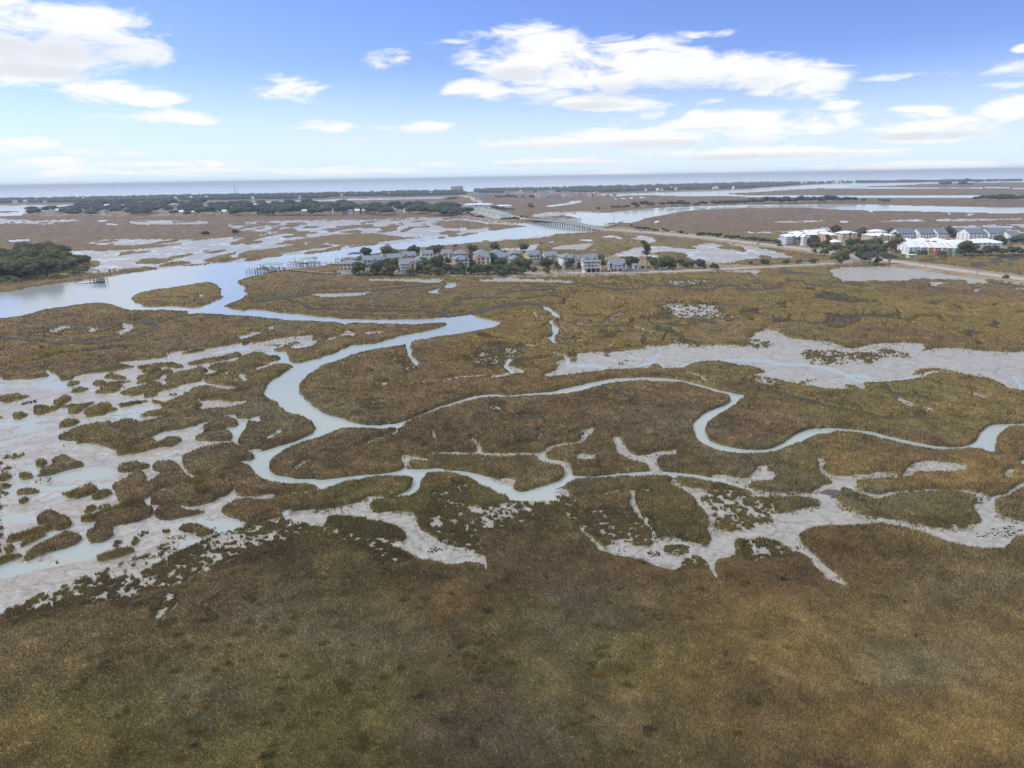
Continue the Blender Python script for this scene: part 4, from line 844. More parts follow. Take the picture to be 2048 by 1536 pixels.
def proto(kind, i):
    key = (kind, i)
    if key in PROTO: return PROTO[key]
    rs = np.random.default_rng(hash(kind) % 1 + i*17+len(kind)*101)
    if kind in ('oak', 'olive', 'dark'):          # 10 m wide, 8 m tall
        lobes = dome_lobes(rs, 12, 5.0, 8.0, 2.4)+dome_lobes(rs, 6, 4.6, 4.6, 1.0, (.3, .42)); cm = crown_mesh('crown', lobes, 2000, .42, rs)
        t = MB(); t.tube((0, 0, -.3), (.1, 0, 2.2), .42, .30)
        for k in range(5):
            a = 2*PI*k/5+rs.random(); t.tube((.1, 0, 2.0), (2.6*math.cos(a), 2.6*math.sin(a), 4.6), .22, .08, 5)
        PROTO[key] = [('crown', cm, LM[kind]), ('trunk', t.mesh('trunk'), m_bark)]
    elif kind == 'bare':
        lobes = dome_lobes(rs, 12, 4.6, 7, 1.6); cm = crown_mesh('crown', lobes, 1700, .30, rs, core=.22, icod=ICO0)
        t = MB(); t.tube((0, 0, -.3), (0, 0, 2), .3, .2)
        for k in range(8):
            a = 2*PI*k/8+rs.random(); t.tube((0, 0, 1.5), (3*math.cos(a), 3*math.sin(a), 4.6+rs.random()), .15, .05, 4)
        PROTO[key] = [('crown', cm, LM['bare']), ('trunk', t.mesh('trunk'), m_bark)]
    elif kind == 'pine':
        lobes = [(rs.normal(0, .9), rs.normal(0, .9), 5+i_*.75, 2.0-.13*i_, .8) for i_ in range(8)]
        cm = crown_mesh('crown', lobes, 900, .35, rs, core=.6)
        t = MB(); t.tube((0, 0, -.3), (0, 0, 10), .25, .08)
        PROTO[key] = [('crown', cm, LM['olive']), ('trunk', t.mesh('trunk'), m_bark)]
    elif kind == 'palm':                           # 7 m palmetto, bent fronds
        c = MB()
        for k in range(26):
            a = rs.random()*2*PI; up = rs.uniform(-.5, 1.0); L_ = rs.uniform(1.1, 1.6)
            d = Vector((math.cos(a), math.sin(a), 0)); s_ = Vector((-d.y, d.x, 0))*.32
            p0 = Vector((0, 0, 6.2)); p1 = p0+d*L_*.55+Vector((0, 0, up*.9)); p2 = p0+d*L_*1.05+Vector((0, 0, up*.9-.55))
            c.quad(tuple(p0-s_*.2), tuple(p0+s_*.2), tuple(p1+s_), tuple(p1-s_)); c.quad(tuple(p1-s_), tuple(p1+s_), tuple(p2+s_*.5), tuple(p2-s_*.5))
        cm = c.mesh('crown'); a_ = cm.attributes.new('lc', 'FLOAT', 'POINT'); a_.data.foreach_set('value', rs.random(len(cm.vertices)).astype(np.float32))
        t = MB(); t.tube((0, 0, -.3), (.1, 0, 6.2), .24, .17)
        PROTO[key] = [('crown', cm, LM['palm']), ('trunk', t.mesh('trunk'), m_bark)]
    elif kind in ('bush', 'bushd', 'busho'):       # 4 m wide, 2.6 m tall, leafy to the ground
        lobes = dome_lobes(rs, 8, 2.0, 2.7, .5, (.4, .55)); cm = crown_mesh('foliage', lobes, 700, .26, rs)
        t = MB(); t.tube((0, 0, -.2), (0, 0, .8), .1, .08, 5)
        PROTO[key] = [('foliage', cm, LM[{'bush': 'oak', 'bushd': 'dark', 'busho': 'olive'}[kind]]), ('stem', t.mesh('stem'), m_bark)]
    elif kind == 'far':                            # small in the picture: crown and trunk in one mesh
        lobes = dome_lobes(rs, 9, 6.5, 10.5, 3.2, (.42, .6)); cm = crown_mesh('tree', lobes, 330, .8, rs, core=.95)
        PROTO[key] = [('tree', cm, LM['farw'])]
    return PROTO[key]
KNAME = {'oak': 'live_oak', 'olive': 'live_oak', 'dark': 'live_oak', 'bare': 'bare_tree', 'pine': 'pine_tree', 'palm': 'palmetto', 'bush': 'shrub', 'bushd': 'shrub', 'busho': 'shrub', 'far': 'evergreen_tree'}
KCAT = {'live_oak': 'oak tree', 'bare_tree': 'bare tree', 'pine_tree': 'pine tree', 'palmetto': 'palm tree', 'shrub': 'shrub', 'evergreen_tree': 'tree'}
KW = {'oak': 10, 'olive': 10, 'dark': 10, 'bare': 9, 'pine': 4.5, 'palm': 3, 'bush': 4, 'bushd': 4, 'busho': 4, 'far': 13}
KH = {'oak': 8, 'olive': 8, 'dark': 8, 'bare': 7, 'pine': 11, 'palm': 7, 'bush': 2.7, 'bushd': 2.7, 'busho': 2.7, 'far': 10.5}
KDESC = {'oak': 'grey-green spreading oak', 'olive': 'yellow-green leafy oak', 'dark': 'dark green oak', 'bare': 'grey nearly leafless tree', 'pine': 'slim pine', 'palm': 'thin-trunked palmetto', 'bush': 'low green shrub', 'bushd': 'low dark shrub', 'busho': 'low olive shrub'}
_tn = [0]
def tree(kind, p, width, label, group, squash=1.0):
    _tn[0] += 1; i = _tn[0] % (4 if kind != 'far' else 6)
    pr = proto('far' if kind == 'far' else kind, i); s = min(width/KW[kind], 1.25 if kind == 'palm' else 9); nm = KNAME[kind]; cat = KCAT[nm]
    rz = random.random()*2*PI; loc = (p[0], p[1], p[2]-.05)
    sc = (s, s, s*squash*random.uniform(.9, 1.1))
    if kind == 'far':
        o = link(nm, pr[0][1], pr[0][2], label, cat, None, group); o.location = loc; o.rotation_euler = (0, 0, rz); o.scale = sc; return o
    o = thing(nm, label, cat, loc, rz, group, sc)
    for n, me, m in pr: link(n, me, m, parent=o)
    return o
def rng_of(p): return math.hypot(p[0], p[1])
def tree_list(zone, items, where, group):
    """items: kind x base_y width(zoom px); labels count each kind from the left"""
    k = Z[zone][2]; cnt = {}
    rows = [ln.split() for ln in items.strip().split('|')]
    rows.sort(key=lambda t: float(t[1]))
    for t in rows: cnt[t[0]] = cnt.get(t[0], 0)+1
    seen = {}
    for t in rows:
        kd = t[0]; p = P(zone, float(t[1]), float(t[2])); wd = float(t[3])/k/F*math.sqrt(rng_of(p)**2+3600)*(1.15 if kd not in ('palm', 'pine') else 1.5)
        i = seen.get(kd, 0); seen[kd] = i+1
        lb = KDESC[kd]+' '+where if cnt[kd] == 1 else KDESC[kd]+' '+where+', '+ordn(i)+' from the left'
        sq = (float(t[4]) if len(t) > 4 else 1.0)*(1.08 if kd != 'palm' else 1)
        tree(kd, p, wd, lb, group, sq)
tree_list('V', 'oak 300 408 150|palm 390 414 30|palm 345 412 26|palm 262 408 26|oak 500 402 130|bushd 440 415 70|oak 640 408 120|dark 590 350 110|oak 690 345 110|dark 745 395 70 1.1|palm 770 330 26|palm 735 330 26|oak 900 385 110|oak 960 350 120|bush 980 405 60|dark 1040 395 90|oak 1110 360 150|oak 1200 392 100|dark 1170 320 100|dark 1330 375 100|oak 1395 352 100|dark 1440 345 100|bare 1250 410 60|oak 1520 402 110|dark 1470 300 80|oak 1660 330 140|oak 1750 345 120|bushd 1780 415 90|oak 820 415 90|dark 860 380 80|oak 1080 410 90|bushd 1160 410 70|dark 1260 395 90|oak 1310 400 90|bushd 1370 412 70|oak 1440 408 100|dark 1580 405 100|oak 1630 395 110|oak 1720 400 110|dark 1820 400 100|oak 1900 400 90|bushd 1960 405 80|oak 560 412 90|bushd 610 418 70|oak 460 398 90|dark 1560 330 90|oak 1010 395 90|bare 1690 410 90|oak 1850 392 110|oak 1900 300 110|dark 1950 330 130|oak 2010 360 120|dark 1430 250 80|bushd 1110 140 50|bushd 1150 138 40|bush 1290 132 45|palm 560 400 26|palm 700 395 24|bush 860 400 60|bush 1120 405 60',
          'among the village houses', 'trees among the village houses')
tree_list('V', 'dark 370 225 100|oak 580 230 120|oak 640 225 100|dark 870 205 110|olive 1080 200 110|oak 1450 190 100|dark 1690 170 90|dark 1985 165 90|oak 1030 195 80', 'behind the village roofs on the river side', 'trees behind the village houses')
tree_list('V2', 'oak 40 352 130|bushd 150 355 50|olive 195 388 60|dark 265 280 80|dark 310 345 120|bushd 330 395 80|oak 430 330 70|bare 440 395 90|oak 560 345 120|dark 510 330 100|dark 640 290 70|oak 670 345 70|dark 870 290 90|oak 900 335 90|busho 850 372 50|palm 985 345 32|bushd 992 357 28|bushd 1085 355 28|bare 1100 300 80|dark 1185 335 130|oak 1225 320 80|pine 1350 300 60|bare 1390 290 80|oak 1420 320 90|oak 1500 345 100|oak 1570 350 130|dark 1610 352 90|bushd 1440 355 50|oak 1690 318 80|oak 1750 335 70|oak 1790 338 80|dark 1890 342 90|oak 1930 345 50|bushd 2045 362 80|palm 1145 345 22|busho 1310 345 30|bushd 1300 335 25|bush 1150 300 40',
          'around the houses right of the village', 'trees along the village road')
tree_list('R4', 'bushd 102 716 58|bush 270 708 45|bush 372 702 36|bushd 470 702 46|bush 640 698 70|olive 700 694 95|bushd 830 690 90|bare 893 702 100|bush 960 702 50|bare 1040 704 75|bushd 552 638 48|bushd 482 612 28|bush 0 705 30|bush 1910 815 30|bush 60 560 16', 'beside the junction of the two roads', 'shrubs by the road junction')
tree_list('K3', 'bushd 100 455 80|bush 160 450 50|busho 270 465 60|palm 345 458 50|palm 410 475 34|palm 450 478 34|dark 610 480 110|dark 700 450 130|oak 740 460 90|oak 650 530 90|dark 720 540 110|oak 840 545 120|dark 1035 300 120|oak 1010 410 90|oak 1120 400 130|dark 1180 350 110|oak 1240 370 110|oak 1380 370 110|dark 1455 345 130|dark 1520 340 110|oak 950 570 110|dark 1060 575 110|oak 1150 595 110|dark 1260 605 120|oak 1380 620 140|dark 1500 640 170|olive 1470 480 90|oak 1620 620 150|dark 1340 480 110|oak 1430 440 80|dark 1730 635 130|bush 1780 655 90|oak 1690 500 110|oak 1810 450 90|dark 1900 300 90|oak 1940 450 90|olive 1990 580 130|dark 1900 540 120|oak 1580 480 100|pine 860 635 70|bushd 700 600 55|palm 1250 440 40|palm 830 400 60|oak 1130 640 80|bush 1600 650 80|oak 880 480 80|dark 1250 500 110|dark 1560 560 120|oak 1800 560 110|palm 1460 650 50|bush 1000 650 60', 'in the white-roofed houses grove', 'trees in the grove right of the causeway')
tree_list('K4', 'olive 110 545 170|dark 60 400 120|dark 60 320 100|oak 410 565 130|palm 555 560 50|palm 655 560 50|palm 250 345 50|dark 875 330 130|dark 1055 360 100|oak 1010 340 80|oak 820 545 110|bush 700 600 80|bushd 600 610 90|bush 900 580 80|bushd 780 625 90|bush 850 650 50|olive 1150 625 180|oak 1265 560 110|bushd 1350 615 90|palm 1425 520 60|dark 1555 380 80|dark 1640 450 120|dark 1720 460 100|palm 1830 400 90|dark 1890 445 100|oak 1990 420 110|bushd 1540 620 170|bush 1700 610 110|bushd 1830 600 110|bush 1940 600 100|bushd 2030 610 90|oak 2060 450 120|bush 480 610 90|dark 1500 420 60|bushd 1250 650 70|bush 120 610 80|busho 860 590 40|dark 960 350 60|bush 330 610 60|palm 950 560 40', 'around the blue-roofed townhouses', 'trees round the townhouses')
# wooded islet on the left
rs = random.Random(5); pts = []
tr = 0
while len(pts) < 84 and tr < 9000:
    tr += 1
    x = rs.uniform(-150, 176); y = rs.uniform(508, 562)
    lim = 563-.16*max(0, x-40)-(0 if x < 120 else (x-120)*.25)
    if y > lim or y < 505+max(0, x-110)*.35: continue
    p = at(x, y, GZ)
    if all(math.hypot(p[0]-q[0][0], p[1]-q[0][1]) > 7.4 for q in pts): pts.append((p, x, y))
pts.sort(key=lambda t: t[1])
for i, (p, x, y) in enumerate(pts):
    kd = rs.choice(['oak', 'oak', 'dark', 'olive', 'olive']); w_ = rs.uniform(13, 19)
    if x > 140: w_ *= .75
    tree(kd, p, w_, KDESC[kd]+' on the wooded islet, '+ordn(i)+' tree from the left', 'trees of the wooded islet', .86)
for i, (x, y) in enumerate([(2, 566), (18, 561), (30, 564), (112, 557), (150, 551), (166, 546), (172, 541), (-30, 570)]):
    tree('bush', at(x, y, GZ), rs.uniform(5, 8), 'low green shrub on the shore edge of the wooded islet, '+ordn([2, 3, 4, 5, 6, 7, 8, 1][i]-1)+' from the left', 'shrubs on the islet shore')
# tree strip with houses on the middle island
HOUSES_MID = [('T7', 795, 370, 60), ('T7', 915, 352, 60), ('T7', 1025, 378, 55), ('T7', 1555, 330, 50), ('T7', 1625, 398, 40), ('T7', 1780, 392, 55), ('T7', 1900, 392, 40), ('T7', 2020, 330, 40), ('T7', 1050, 320, 60), ('T7', 1210, 320, 36), ('T7', 500, 372, 60), ('T7', 570, 372, 40),
    ('T6', 80, 412, 50), ('T6', 155, 408, 50), ('T6', 465, 330, 60), ('T6', 510, 300, 40), ('T6', 510, 405, 30), ('T6', 1120, 322, 44), ('T6', 1158, 362, 60), ('T6', 1235, 320, 36), ('T6', 1357, 318, 36), ('T6', 1285, 398, 80), ('T6', 1380, 402, 44), ('T6', 1440, 402, 70), ('T6', 1510, 402, 44), ('T6', 1585, 398, 50), ('T6', 1890, 392, 50), ('T6', 970, 405, 30), ('T6', 2040, 390, 60), ('R2', 1010, 350, 50), ('R2', 1090, 300, 50), ('R2', 870, 352, 50)]
hp = [P(z, x, y) for z, x, y, w_ in HOUSES_MID]
pts = []; tr = 0
while len(pts) < 262 and tr < 60000:
    tr += 1
    x = rs.uniform(55, 934); ylo = 404+ (12 if x < 160 else 0) + (6 if x > 700 else 0); y = rs.uniform(ylo+6, 431.5)
    if x < 120 and rs.random() < .6: continue
    p = at(x, y, GZ)
    if any(abs(math.atan2(p[0], p[1])-math.atan2(q[0], q[1])) < .0045 and 0 < rng_of(q)-rng_of(p) < 140 for q in hp): continue
    if all(math.hypot(p[0]-q[0][0], (p[1]-q[0][1])*.4) > 8 for q in pts) and all(math.hypot(p[0]-q[0], p[1]-q[1]) > 11 for q in hp): pts.append((p, x, y))
for p, x, y in pts:
    tree('far', p, rs.uniform(19, 31), 'dark green evergreen tree on the long island of houses beyond the tidal flats', 'trees of the long island beyond the flats', rs.uniform(.58, .78))
def far_trees(zone, s, label, group, jit=0, h=GZ):
    k = Z[zone][2]
    for q in s.split('|'):
        x, y, w_ = [float(t) for t in q.split()]; p = P(zone, x, y, h); tree('far', p, w_/k/F*rng_of(p), label, group, rs.uniform(.7, .95))
far_trees('R3', '925 318 40|968 316 45|1010 316 40|1040 317 50|1100 305 60|1130 310 40|1185 297 70|1240 298 50|1320 296 60|1390 295 60|1430 294 50|1480 293 60|1530 292 55|1610 293 40|1650 292 50|1680 290 40|1750 290 60|1800 290 60|1850 288 60|1900 287 60|1950 286 65|2000 285 60|2040 284 60|805 323 30|858 320 20', 'dark evergreen tree on the low bank across the far river', 'trees on the far river bank')
far_trees('R4', '20 252 60|70 252 60|120 250 60|170 250 60|220 249 60|270 248 60|320 248 60|370 246 60|420 246 60|470 244 60|520 243 60|570 242 60|620 240 60|670 240 60|720 239 60|770 238 50|850 237 30|972 234 28|1012 242 44|1690 228 40|1740 228 50|1790 230 60|1840 230 60|1880 230 60|1930 230 60|1980 230 60|2030 230 60|2090 230 60|1430 118 40|1480 120 40|1590 118 40|1650 120 30|1620 100 40|1700 100 40', 'dark evergreen tree on the low marsh ridge at the far right', 'trees on the right marsh ridges')
far_trees('T5', '150 205 30|180 206 40|215 205 40|250 203 40|280 200 30|395 205 30|480 235 24|470 205 20|560 300 40|590 310 40|620 312 40|645 300 50|680 305 50|715 308 50|750 310 50|785 312 40|820 312 40|855 312 30|545 240 20|400 330 30|390 350 36|420 370 40|445 378 34|480 385 40|515 388 40|545 390 40|740 410 40|775 414 50|815 416 50|860 416 60|895 410 40|945 390 44|990 388 30|1030 285 40|1055 285 30|470 285 40|500 300 40|680 185 40|715 186 40|750 187 40|790 186 50|830 185 50|870 184 40|950 184 40|1040 182 50|1225 180 24|1330 172 24|1650 170 40|1820 168 30|1885 168 40|1525 170 30', 'dark tree between the boat basin, the road and the condominiums', 'trees round the boat basin and condominiums')
far_trees('R3', '1075 465 30|1115 488 40|1150 490 40|1190 494 40|1215 497 36|1265 502 34|1290 502 24|1340 500 36|1375 505 24|1480 526 40|1530 530 24|1640 545 50|1665 545 50|1710 549 50|1760 552 60|1800 556 50|1860 563 50|1905 570 50|1940 572 50|1990 578 50|2035 582 50', 'dark tree in the row along the causeway road', 'trees along the causeway')
far_trees('R4', '20 530 50|55 535 40|95 540 50|140 545 40|185 548 40|215 552 36', 'dark tree beside the road left of the white-roofed houses', 'trees left of the white-roofed houses')
tree('bushd', at(412, 471.5, .5), 9, 'dark shrub alone on the marsh island left of the long river, left one of two', 'lone marsh shrubs'); tree('bushd', at(471.5, 469, .5), 9, 'dark shrub alone on the marsh island left of the long river, right one of two', 'lone marsh shrubs')
tree('bush', at(255/4.096+1000, 340+308/4.096, .5), 14, 'grey-green shrub alone on the marsh left of the curved creek', 'lone marsh shrubs')
# far woods on the barrier island: too many crowns to count
def wood(name, line, depth, n, label, hgt=(8, 13)):
    rs2 = np.random.default_rng(len(name)+n); lobes = []
    xs = [a for a, b in line]; ys = [b for a, b in line]
    while len(lobes) < n:
        x = rs2.uniform(xs[0], xs[-1]); yb = np.interp(x, xs, ys); y = yb-rs2.random()**1.3*np.interp(x, xs, depth)
        p = at(x, y, .5); r = rs2.uniform(5, 11)
        if fbm(np.array([p[0]]), np.array([p[1]]), 130., 2, 9)[0] < .30: continue
        h = rs2.uniform(*hgt); lobes.append((p[0], p[1], h*.45, r, h*.55))
    me = crown_mesh(name, lobes, n*10, 1.9, rs2, core=1.0, icod=ICO0, rough=.2)
    link(name, me, LM['farw'], label, 'woodland', 'stuff')
wood('coastal_woods', [(-300, 411), (0, 406), (123, 405), (420, 400), (620, 397), (820, 392), (930, 389)], [6, 6, 7, 8, 8, 7.5, 6], 3600, 'dark blue-green woods along the barrier island left of the tower blocks')
wood('coastal_woods', [(950, 386), (1050, 385), (1200, 384.5), (1500, 376), (1560, 372), (1600, 369)], [5, 6, 10, 9, 6, 3], 2500, 'dark blue-green woods along the barrier island right of the tower blocks', (8, 14))
wood('coastal_woods', [(1600, 368.5), (1640, 367), (1700, 365.5), (1760, 365), (2048, 361)], [3, 3, 3, .8, .5], 420, 'thin line of trees at the tip of the barrier island on the far right', (6, 10))
# ------------------------------------------------------------------ paints
def pm(name, h, rough=.7, var=.06, scale=.6, **k): return mat(name, hexc(h) if isinstance(h, str) else h, rough, var, scale, **k)
ROOF = pm('slate_shingle', '#7d8794', .8, .14, .9); ROOFD = pm('blue_shingle', '#727b8c', .7, .1, .8); ROOFW = pm('white_metal_roof', '#dfe4ea', .4, .05, .5); ROOFG = pm('green_metal_roof', '#93a49d', .5, .08, .6); ROOFP = pm('pink_tile_roof', '#a08084', .8, .12, .3)
WHITE = pm('white_siding', '#e6e8ea', .6, .04); CREAM = pm('cream_siding', '#d9cbb0', .7, .05); TAN = pm('tan_siding', '#c0ac90', .7); YEL = pm('yellow_siding', '#dcc488', .7); PEACH = pm('peach_siding', '#d8b098', .7); GREY = pm('grey_green_siding', '#a3adab', .7); TEAL = pm('teal_siding', '#9fc4cc', .7); GREEN = pm('green_siding', '#a9c4ae', .7); CORAL = pm('coral_siding', '#dfa79a', .7); PALEB = pm('pale_blue_siding', '#b9c6d8', .7); ORNG = pm('ochre_siding', '#dcc092', .7); BEIGE = pm('beige_stucco', '#c9b6a8', .8)
GLASS = mat('window_glass', (.035, .05, .07), .15, .2, .3, spec=.6); WOOD = pm('weathered_wood', '#a69a88', .85, .2, 2); DWOOD = pm('dark_wood', '#5b5650', .85, .2, 2); CONC = pm('concrete', '#918f8c', .85, .1, .4); DARK = pm('dark_opening', '#3a3c44', .8); METAL = pm('galvanised_metal', '#9aa2aa', .5, .1, 1)
TRIM = pm('white_trim', '#eeeff0', .5, .03)
_wm = {}
def window_mesh(w, h):
    k = (round(w, 2), round(h, 2))
    if k not in _wm:
        g = MB().box(-w/2, w/2, -.05, .03, 0, h).mesh('pane')
        f = MB(); t = .11
        f.box(-w/2-t, w/2+t, -.09, .03, h, h+t).box(-w/2-t, w/2+t, -.12, .03, -t, 0).box(-w/2-t, -w/2, -.09, .03, 0, h).box(w/2, w/2+t, -.09, .03, 0, h)
        _wm[k] = (g, f.mesh('frame'))
    return _wm[k]
def window(parent, x, y, z, w=1.0, h=1.5, rz=0, frame=True):
    g, f = window_mesh(w, h)
    o = link('window', g, GLASS, parent=parent); o.location = (x, y, z); o.rotation_euler = (0, 0, rz)
    if frame: link('frame', f, TRIM, parent=o)
    return o
def gable_roof(mb, x0, x1, y0, y1, z, rh, over=.5, th=.22, axis='x'):
    """ridge along axis"""
    X0, X1, Y0, Y1 = x0-over, x1+over, y0-over, y1+over
    if axis == 'x':
        ym = (y0+y1)/2; dz = over*rh/((y1-y0)/2)
        for ya, s in ((Y0, 0), (Y1, 1)):
            a = [(X0, ya, z-dz), (X1, ya, z-dz), (X1, ym, z+rh), (X0, ym, z+rh)]
            b = [(p[0], p[1], p[2]+th) for p in a]; slab(mb, a, b)
    else:
        xm = (x0+x1)/2; dz = over*rh/((x1-x0)/2)
        for xa in (X0, X1):
            a = [(xa, Y0, z-dz), (xa, Y1, z-dz), (xm, Y1, z+rh), (xm, Y0, z+rh)]
            b = [(p[0], p[1], p[2]+th) for p in a]; slab(mb, a, b)
def slab(mb, a, b):
    n = len(mb.v); mb.v += a+b
    mb.f += [(n+3, n+2, n+1, n), (n+4, n+5, n+6, n+7)]+[(n+i, n+(i+1) % 4, n+4+(i+1) % 4, n+4+i) for i in range(4)]
def hip_roof(mb, x0, x1, y0, y1, z, rh, over=.6):
    X0, X1, Y0, Y1 = x0-over, x1+over, y0-over, y1+over
    w, d = X1-X0, Y1-Y0; q = min(w, d)/2; xm0, xm1 = X0+q, X1-q; ym0, ym1 = Y0+q, Y1-q
    n = len(mb.v)
    mb.v += [(X0, Y0, z-.1), (X1, Y0, z-.1), (X1, Y1, z-.1), (X0, Y1, z-.1), (X0, Y0, z+.1), (X1, Y0, z+.1), (X1, Y1, z+.1), (X0, Y1, z+.1)]
    if w >= d: mb.v += [(xm0, (Y0+Y1)/2, z+rh), (xm1, (Y0+Y1)/2, z+rh)]; fs = [(4, 5, 9, 8), (5, 6, 9), (6, 7, 8, 9), (7, 4, 8)]
    else: mb.v += [((X0+X1)/2, ym0, z+rh), ((X0+X1)/2, ym1, z+rh)]; fs = [(4, 5, 8), (5, 6, 9, 8), (6, 7, 9), (7, 4, 8, 9)]
    mb.f += [tuple(n+i for i in f) for f in fs+[(0, 3, 2, 1), (0, 1, 5, 4), (1, 2, 6, 5), (2, 3, 7, 6), (3, 0, 4, 7)]]
def house(label, cat, p, rz, w, d, hb=3.0, hu=6.0, rh=3.2, roof='gable', axis='x', wallm=WHITE, basem=None, roofm=ROOF, gables=(), dormers=0, porch=None, win=3, floors=2, group=None, chimney=False, name='house', garage=False, sidewin=True, stairs=False, gablem=None):
    o = thing(name, label, cat, (p[0], p[1], p[2]-.05), rz, group)
    y0, y1 = -d/2, d/2; x0, x1 = -w/2, w/2; H = hb+hu
    if hb > .2:
        b = MB().box(x0+.15, x1-.15, y0+.15, y1-.15, -.6, hb); b.part('ground_floor', basem or wallm, o)
        if garage:
            for gx in ([-.25, .25] if w > 8 else [0]): MB().box(gx*w-1.3, gx*w+1.3, y0+.08, y0+.2, 0, 2.3).part('garage_door', DARK if garage == 'dark' else TRIM, o)
    wl = MB().box(x0, x1, y0, y1, hb, H)
    if roof == 'gable':
        if axis == 'x':
            for xx in (x0, x1-.2): wl.f.append(tuple(len(wl.v)+i for i in range(6))[:0] or (0, 1, 2)) if False else None
            n = len(wl.v); wl.v += [(x0, y0, H), (x0, y1, H), (x0, 0, H+rh), (x1, y0, H), (x1, y1, H), (x1, 0, H+rh)]; wl.f += [(n, n+2, n+1), (n+3, n+4, n+5)]
        else:
            n = len(wl.v); wl.v += [(x0, y0, H), (x1, y0, H), (0, y0, H+rh), (x0, y1, H), (x1, y1, H), (0, y1, H+rh)]; wl.f += [(n, n+1, n+2), (n+3, n+5, n+4)]
    wl.part('wall', wallm, o)
    r = MB()
    if roof == 'gable': gable_roof(r, x0, x1, y0, y1, H, rh, axis=axis)
    else: hip_roof(r, x0, x1, y0, y1, H, rh)
    ro = r.part('roof', roofm, o)
    if chimney: MB().box(w*.2, w*.2+.8, .5, 1.3, H, H+rh+1.2).part('chimney', pm('brick_chimney', '#9a7d70'), ro)
    fh = hu/floors; wh = min(1.5, fh*.55)
    for fl in range(floors):
        for i in range(win):
            xx = x0+w*(i+.5)/win
            window(o, xx, y0, hb+fl*fh+fh*.28, min(1.15, w/win*.5), wh)
        if sidewin:
            for i in range(2 if d < 9 else 3):
                n_ = 2 if d < 9 else 3; yy = y0+d*(i+.5)/n_
                window(o, x0, yy, hb+fl*fh+fh*.28, 1.0, wh, -PI/2); 
    for (gx, gw, gp, gh, gm) in gables:        # front gables: x offset, width, projection, extra height, colour
        g = thing_part('front_gable', o)
        rise = gw*.5*.85; zt = H+gh
        m = MB().prism([(gx-gw/2, hb if gp > .1 else H-.5), (gx+gw/2, hb if gp > .1 else H-.5), (gx+gw/2, zt), (gx, zt+rise), (gx-gw/2, zt)], y0-gp, min(0, y0+gw))
        go = m.part('front_gable', gm or wallm, o)
        rr_ = MB(); gable_roof(rr_, gx-gw/2, gx+gw/2, y0-gp, min(.5, y0+gw*.9), zt, rise, over=.35, axis='y'); rr_.part('gable_roof', roofm, go)
        window(o, gx, y0-gp, hb+hu*.5+fh*.15, min(1.4, gw*.4), 1.5)
        if gp > .1: window(o, gx, y0-gp, hb+fh*.28, min(1.4, gw*.4), 1.5)
    for i in range(dormers):
        dx = x0+w*(i+.5)/dormers; 
        dm = MB().prism([(dx-.9, H+.3), (dx+.9, H+.3), (dx+.9, H+1.9), (dx, H+2.8), (dx-.9, H+1.9)], y0+.9, y0+d*.35); do = dm.part('dormer', gablem or wallm, o)
        rr_ = MB(); gable_roof(rr_, dx-.9, dx+.9, y0+.9, y0+d*.4, H+1.9, .9, over=.2, th=.12, axis='y'); rr_.part('dormer_roof', roofm, do)
        window(o, dx, y0+.9, H+.7, .8, 1.1)
    if porch:
        pd, px0, px1 = porch
        for fl in range(floors if porch[0] > 0 else 1):
            z = hb+fl*fh; pz = MB().box(px0, px1, y0-pd, y0-.01, z-.22, z); po = pz.part('porch_deck', TRIM, o)
            rl = MB().box(px0, px1, y0-pd-.03, y0-pd+.05, z+.9, z+1.0)
            nb = max(3, int((px1-px0)/.5))
            for k in range(nb+1): xx = px0+(px1-px0)*k/nb; rl.box(xx-.03, xx+.03, y0-pd, y0-pd+.05, z, z+.9)
            rl.part('railing', TRIM, po)
        npst = max(2, int((px1-px0)/3)+1)
        for k in range(npst):
            xx = px0+.15+(px1-px0-.3)*k/(npst-1); MB().box(xx-.13, xx+.13, y0-pd+.02, y0-pd+.28, -.3, H-.3).part('porch_post', TRIM, o)
        pr = MB(); n = 0; slab(pr, [(px0-.3, y0-pd-.4, H-.35), (px1+.3, y0-pd-.4, H-.35), (px1+.3, y0-.01, H+.5), (px0-.3, y0-.01, H+.5)], [(px0-.3, y0-pd-.4, H-.2), (px1+.3, y0-pd-.4, H-.2), (px1+.3, y0-.01, H+.65), (px0-.3, y0-.01, H+.65)]); pr.part('porch_roof', roofm, o)
    if stairs:
        s_ = MB(); n_ = 9
        for k in range(n_): s_.box(stairs-.8, stairs+.8, y0-.4-(n_-k)*.45, y0-.4-(n_-k-1)*.45, 0, hb*(k+1)/n_)
        s_.part('stairs', TRIM, o)
    return o
def thing_part(*a): return None
def hplace(zone, xc, top, H):
    """stand a thing of height H so that its top shows at this height of the photo"""
    x0, y0, k = Z[zone]; q = at(x0+xc/k, y0+top/k, GZ+H); return (q[0], q[1], GZ)
def wid(zone, px_, p): return px_/Z[zone][2]/F*math.hypot(rng_of(p), 50)
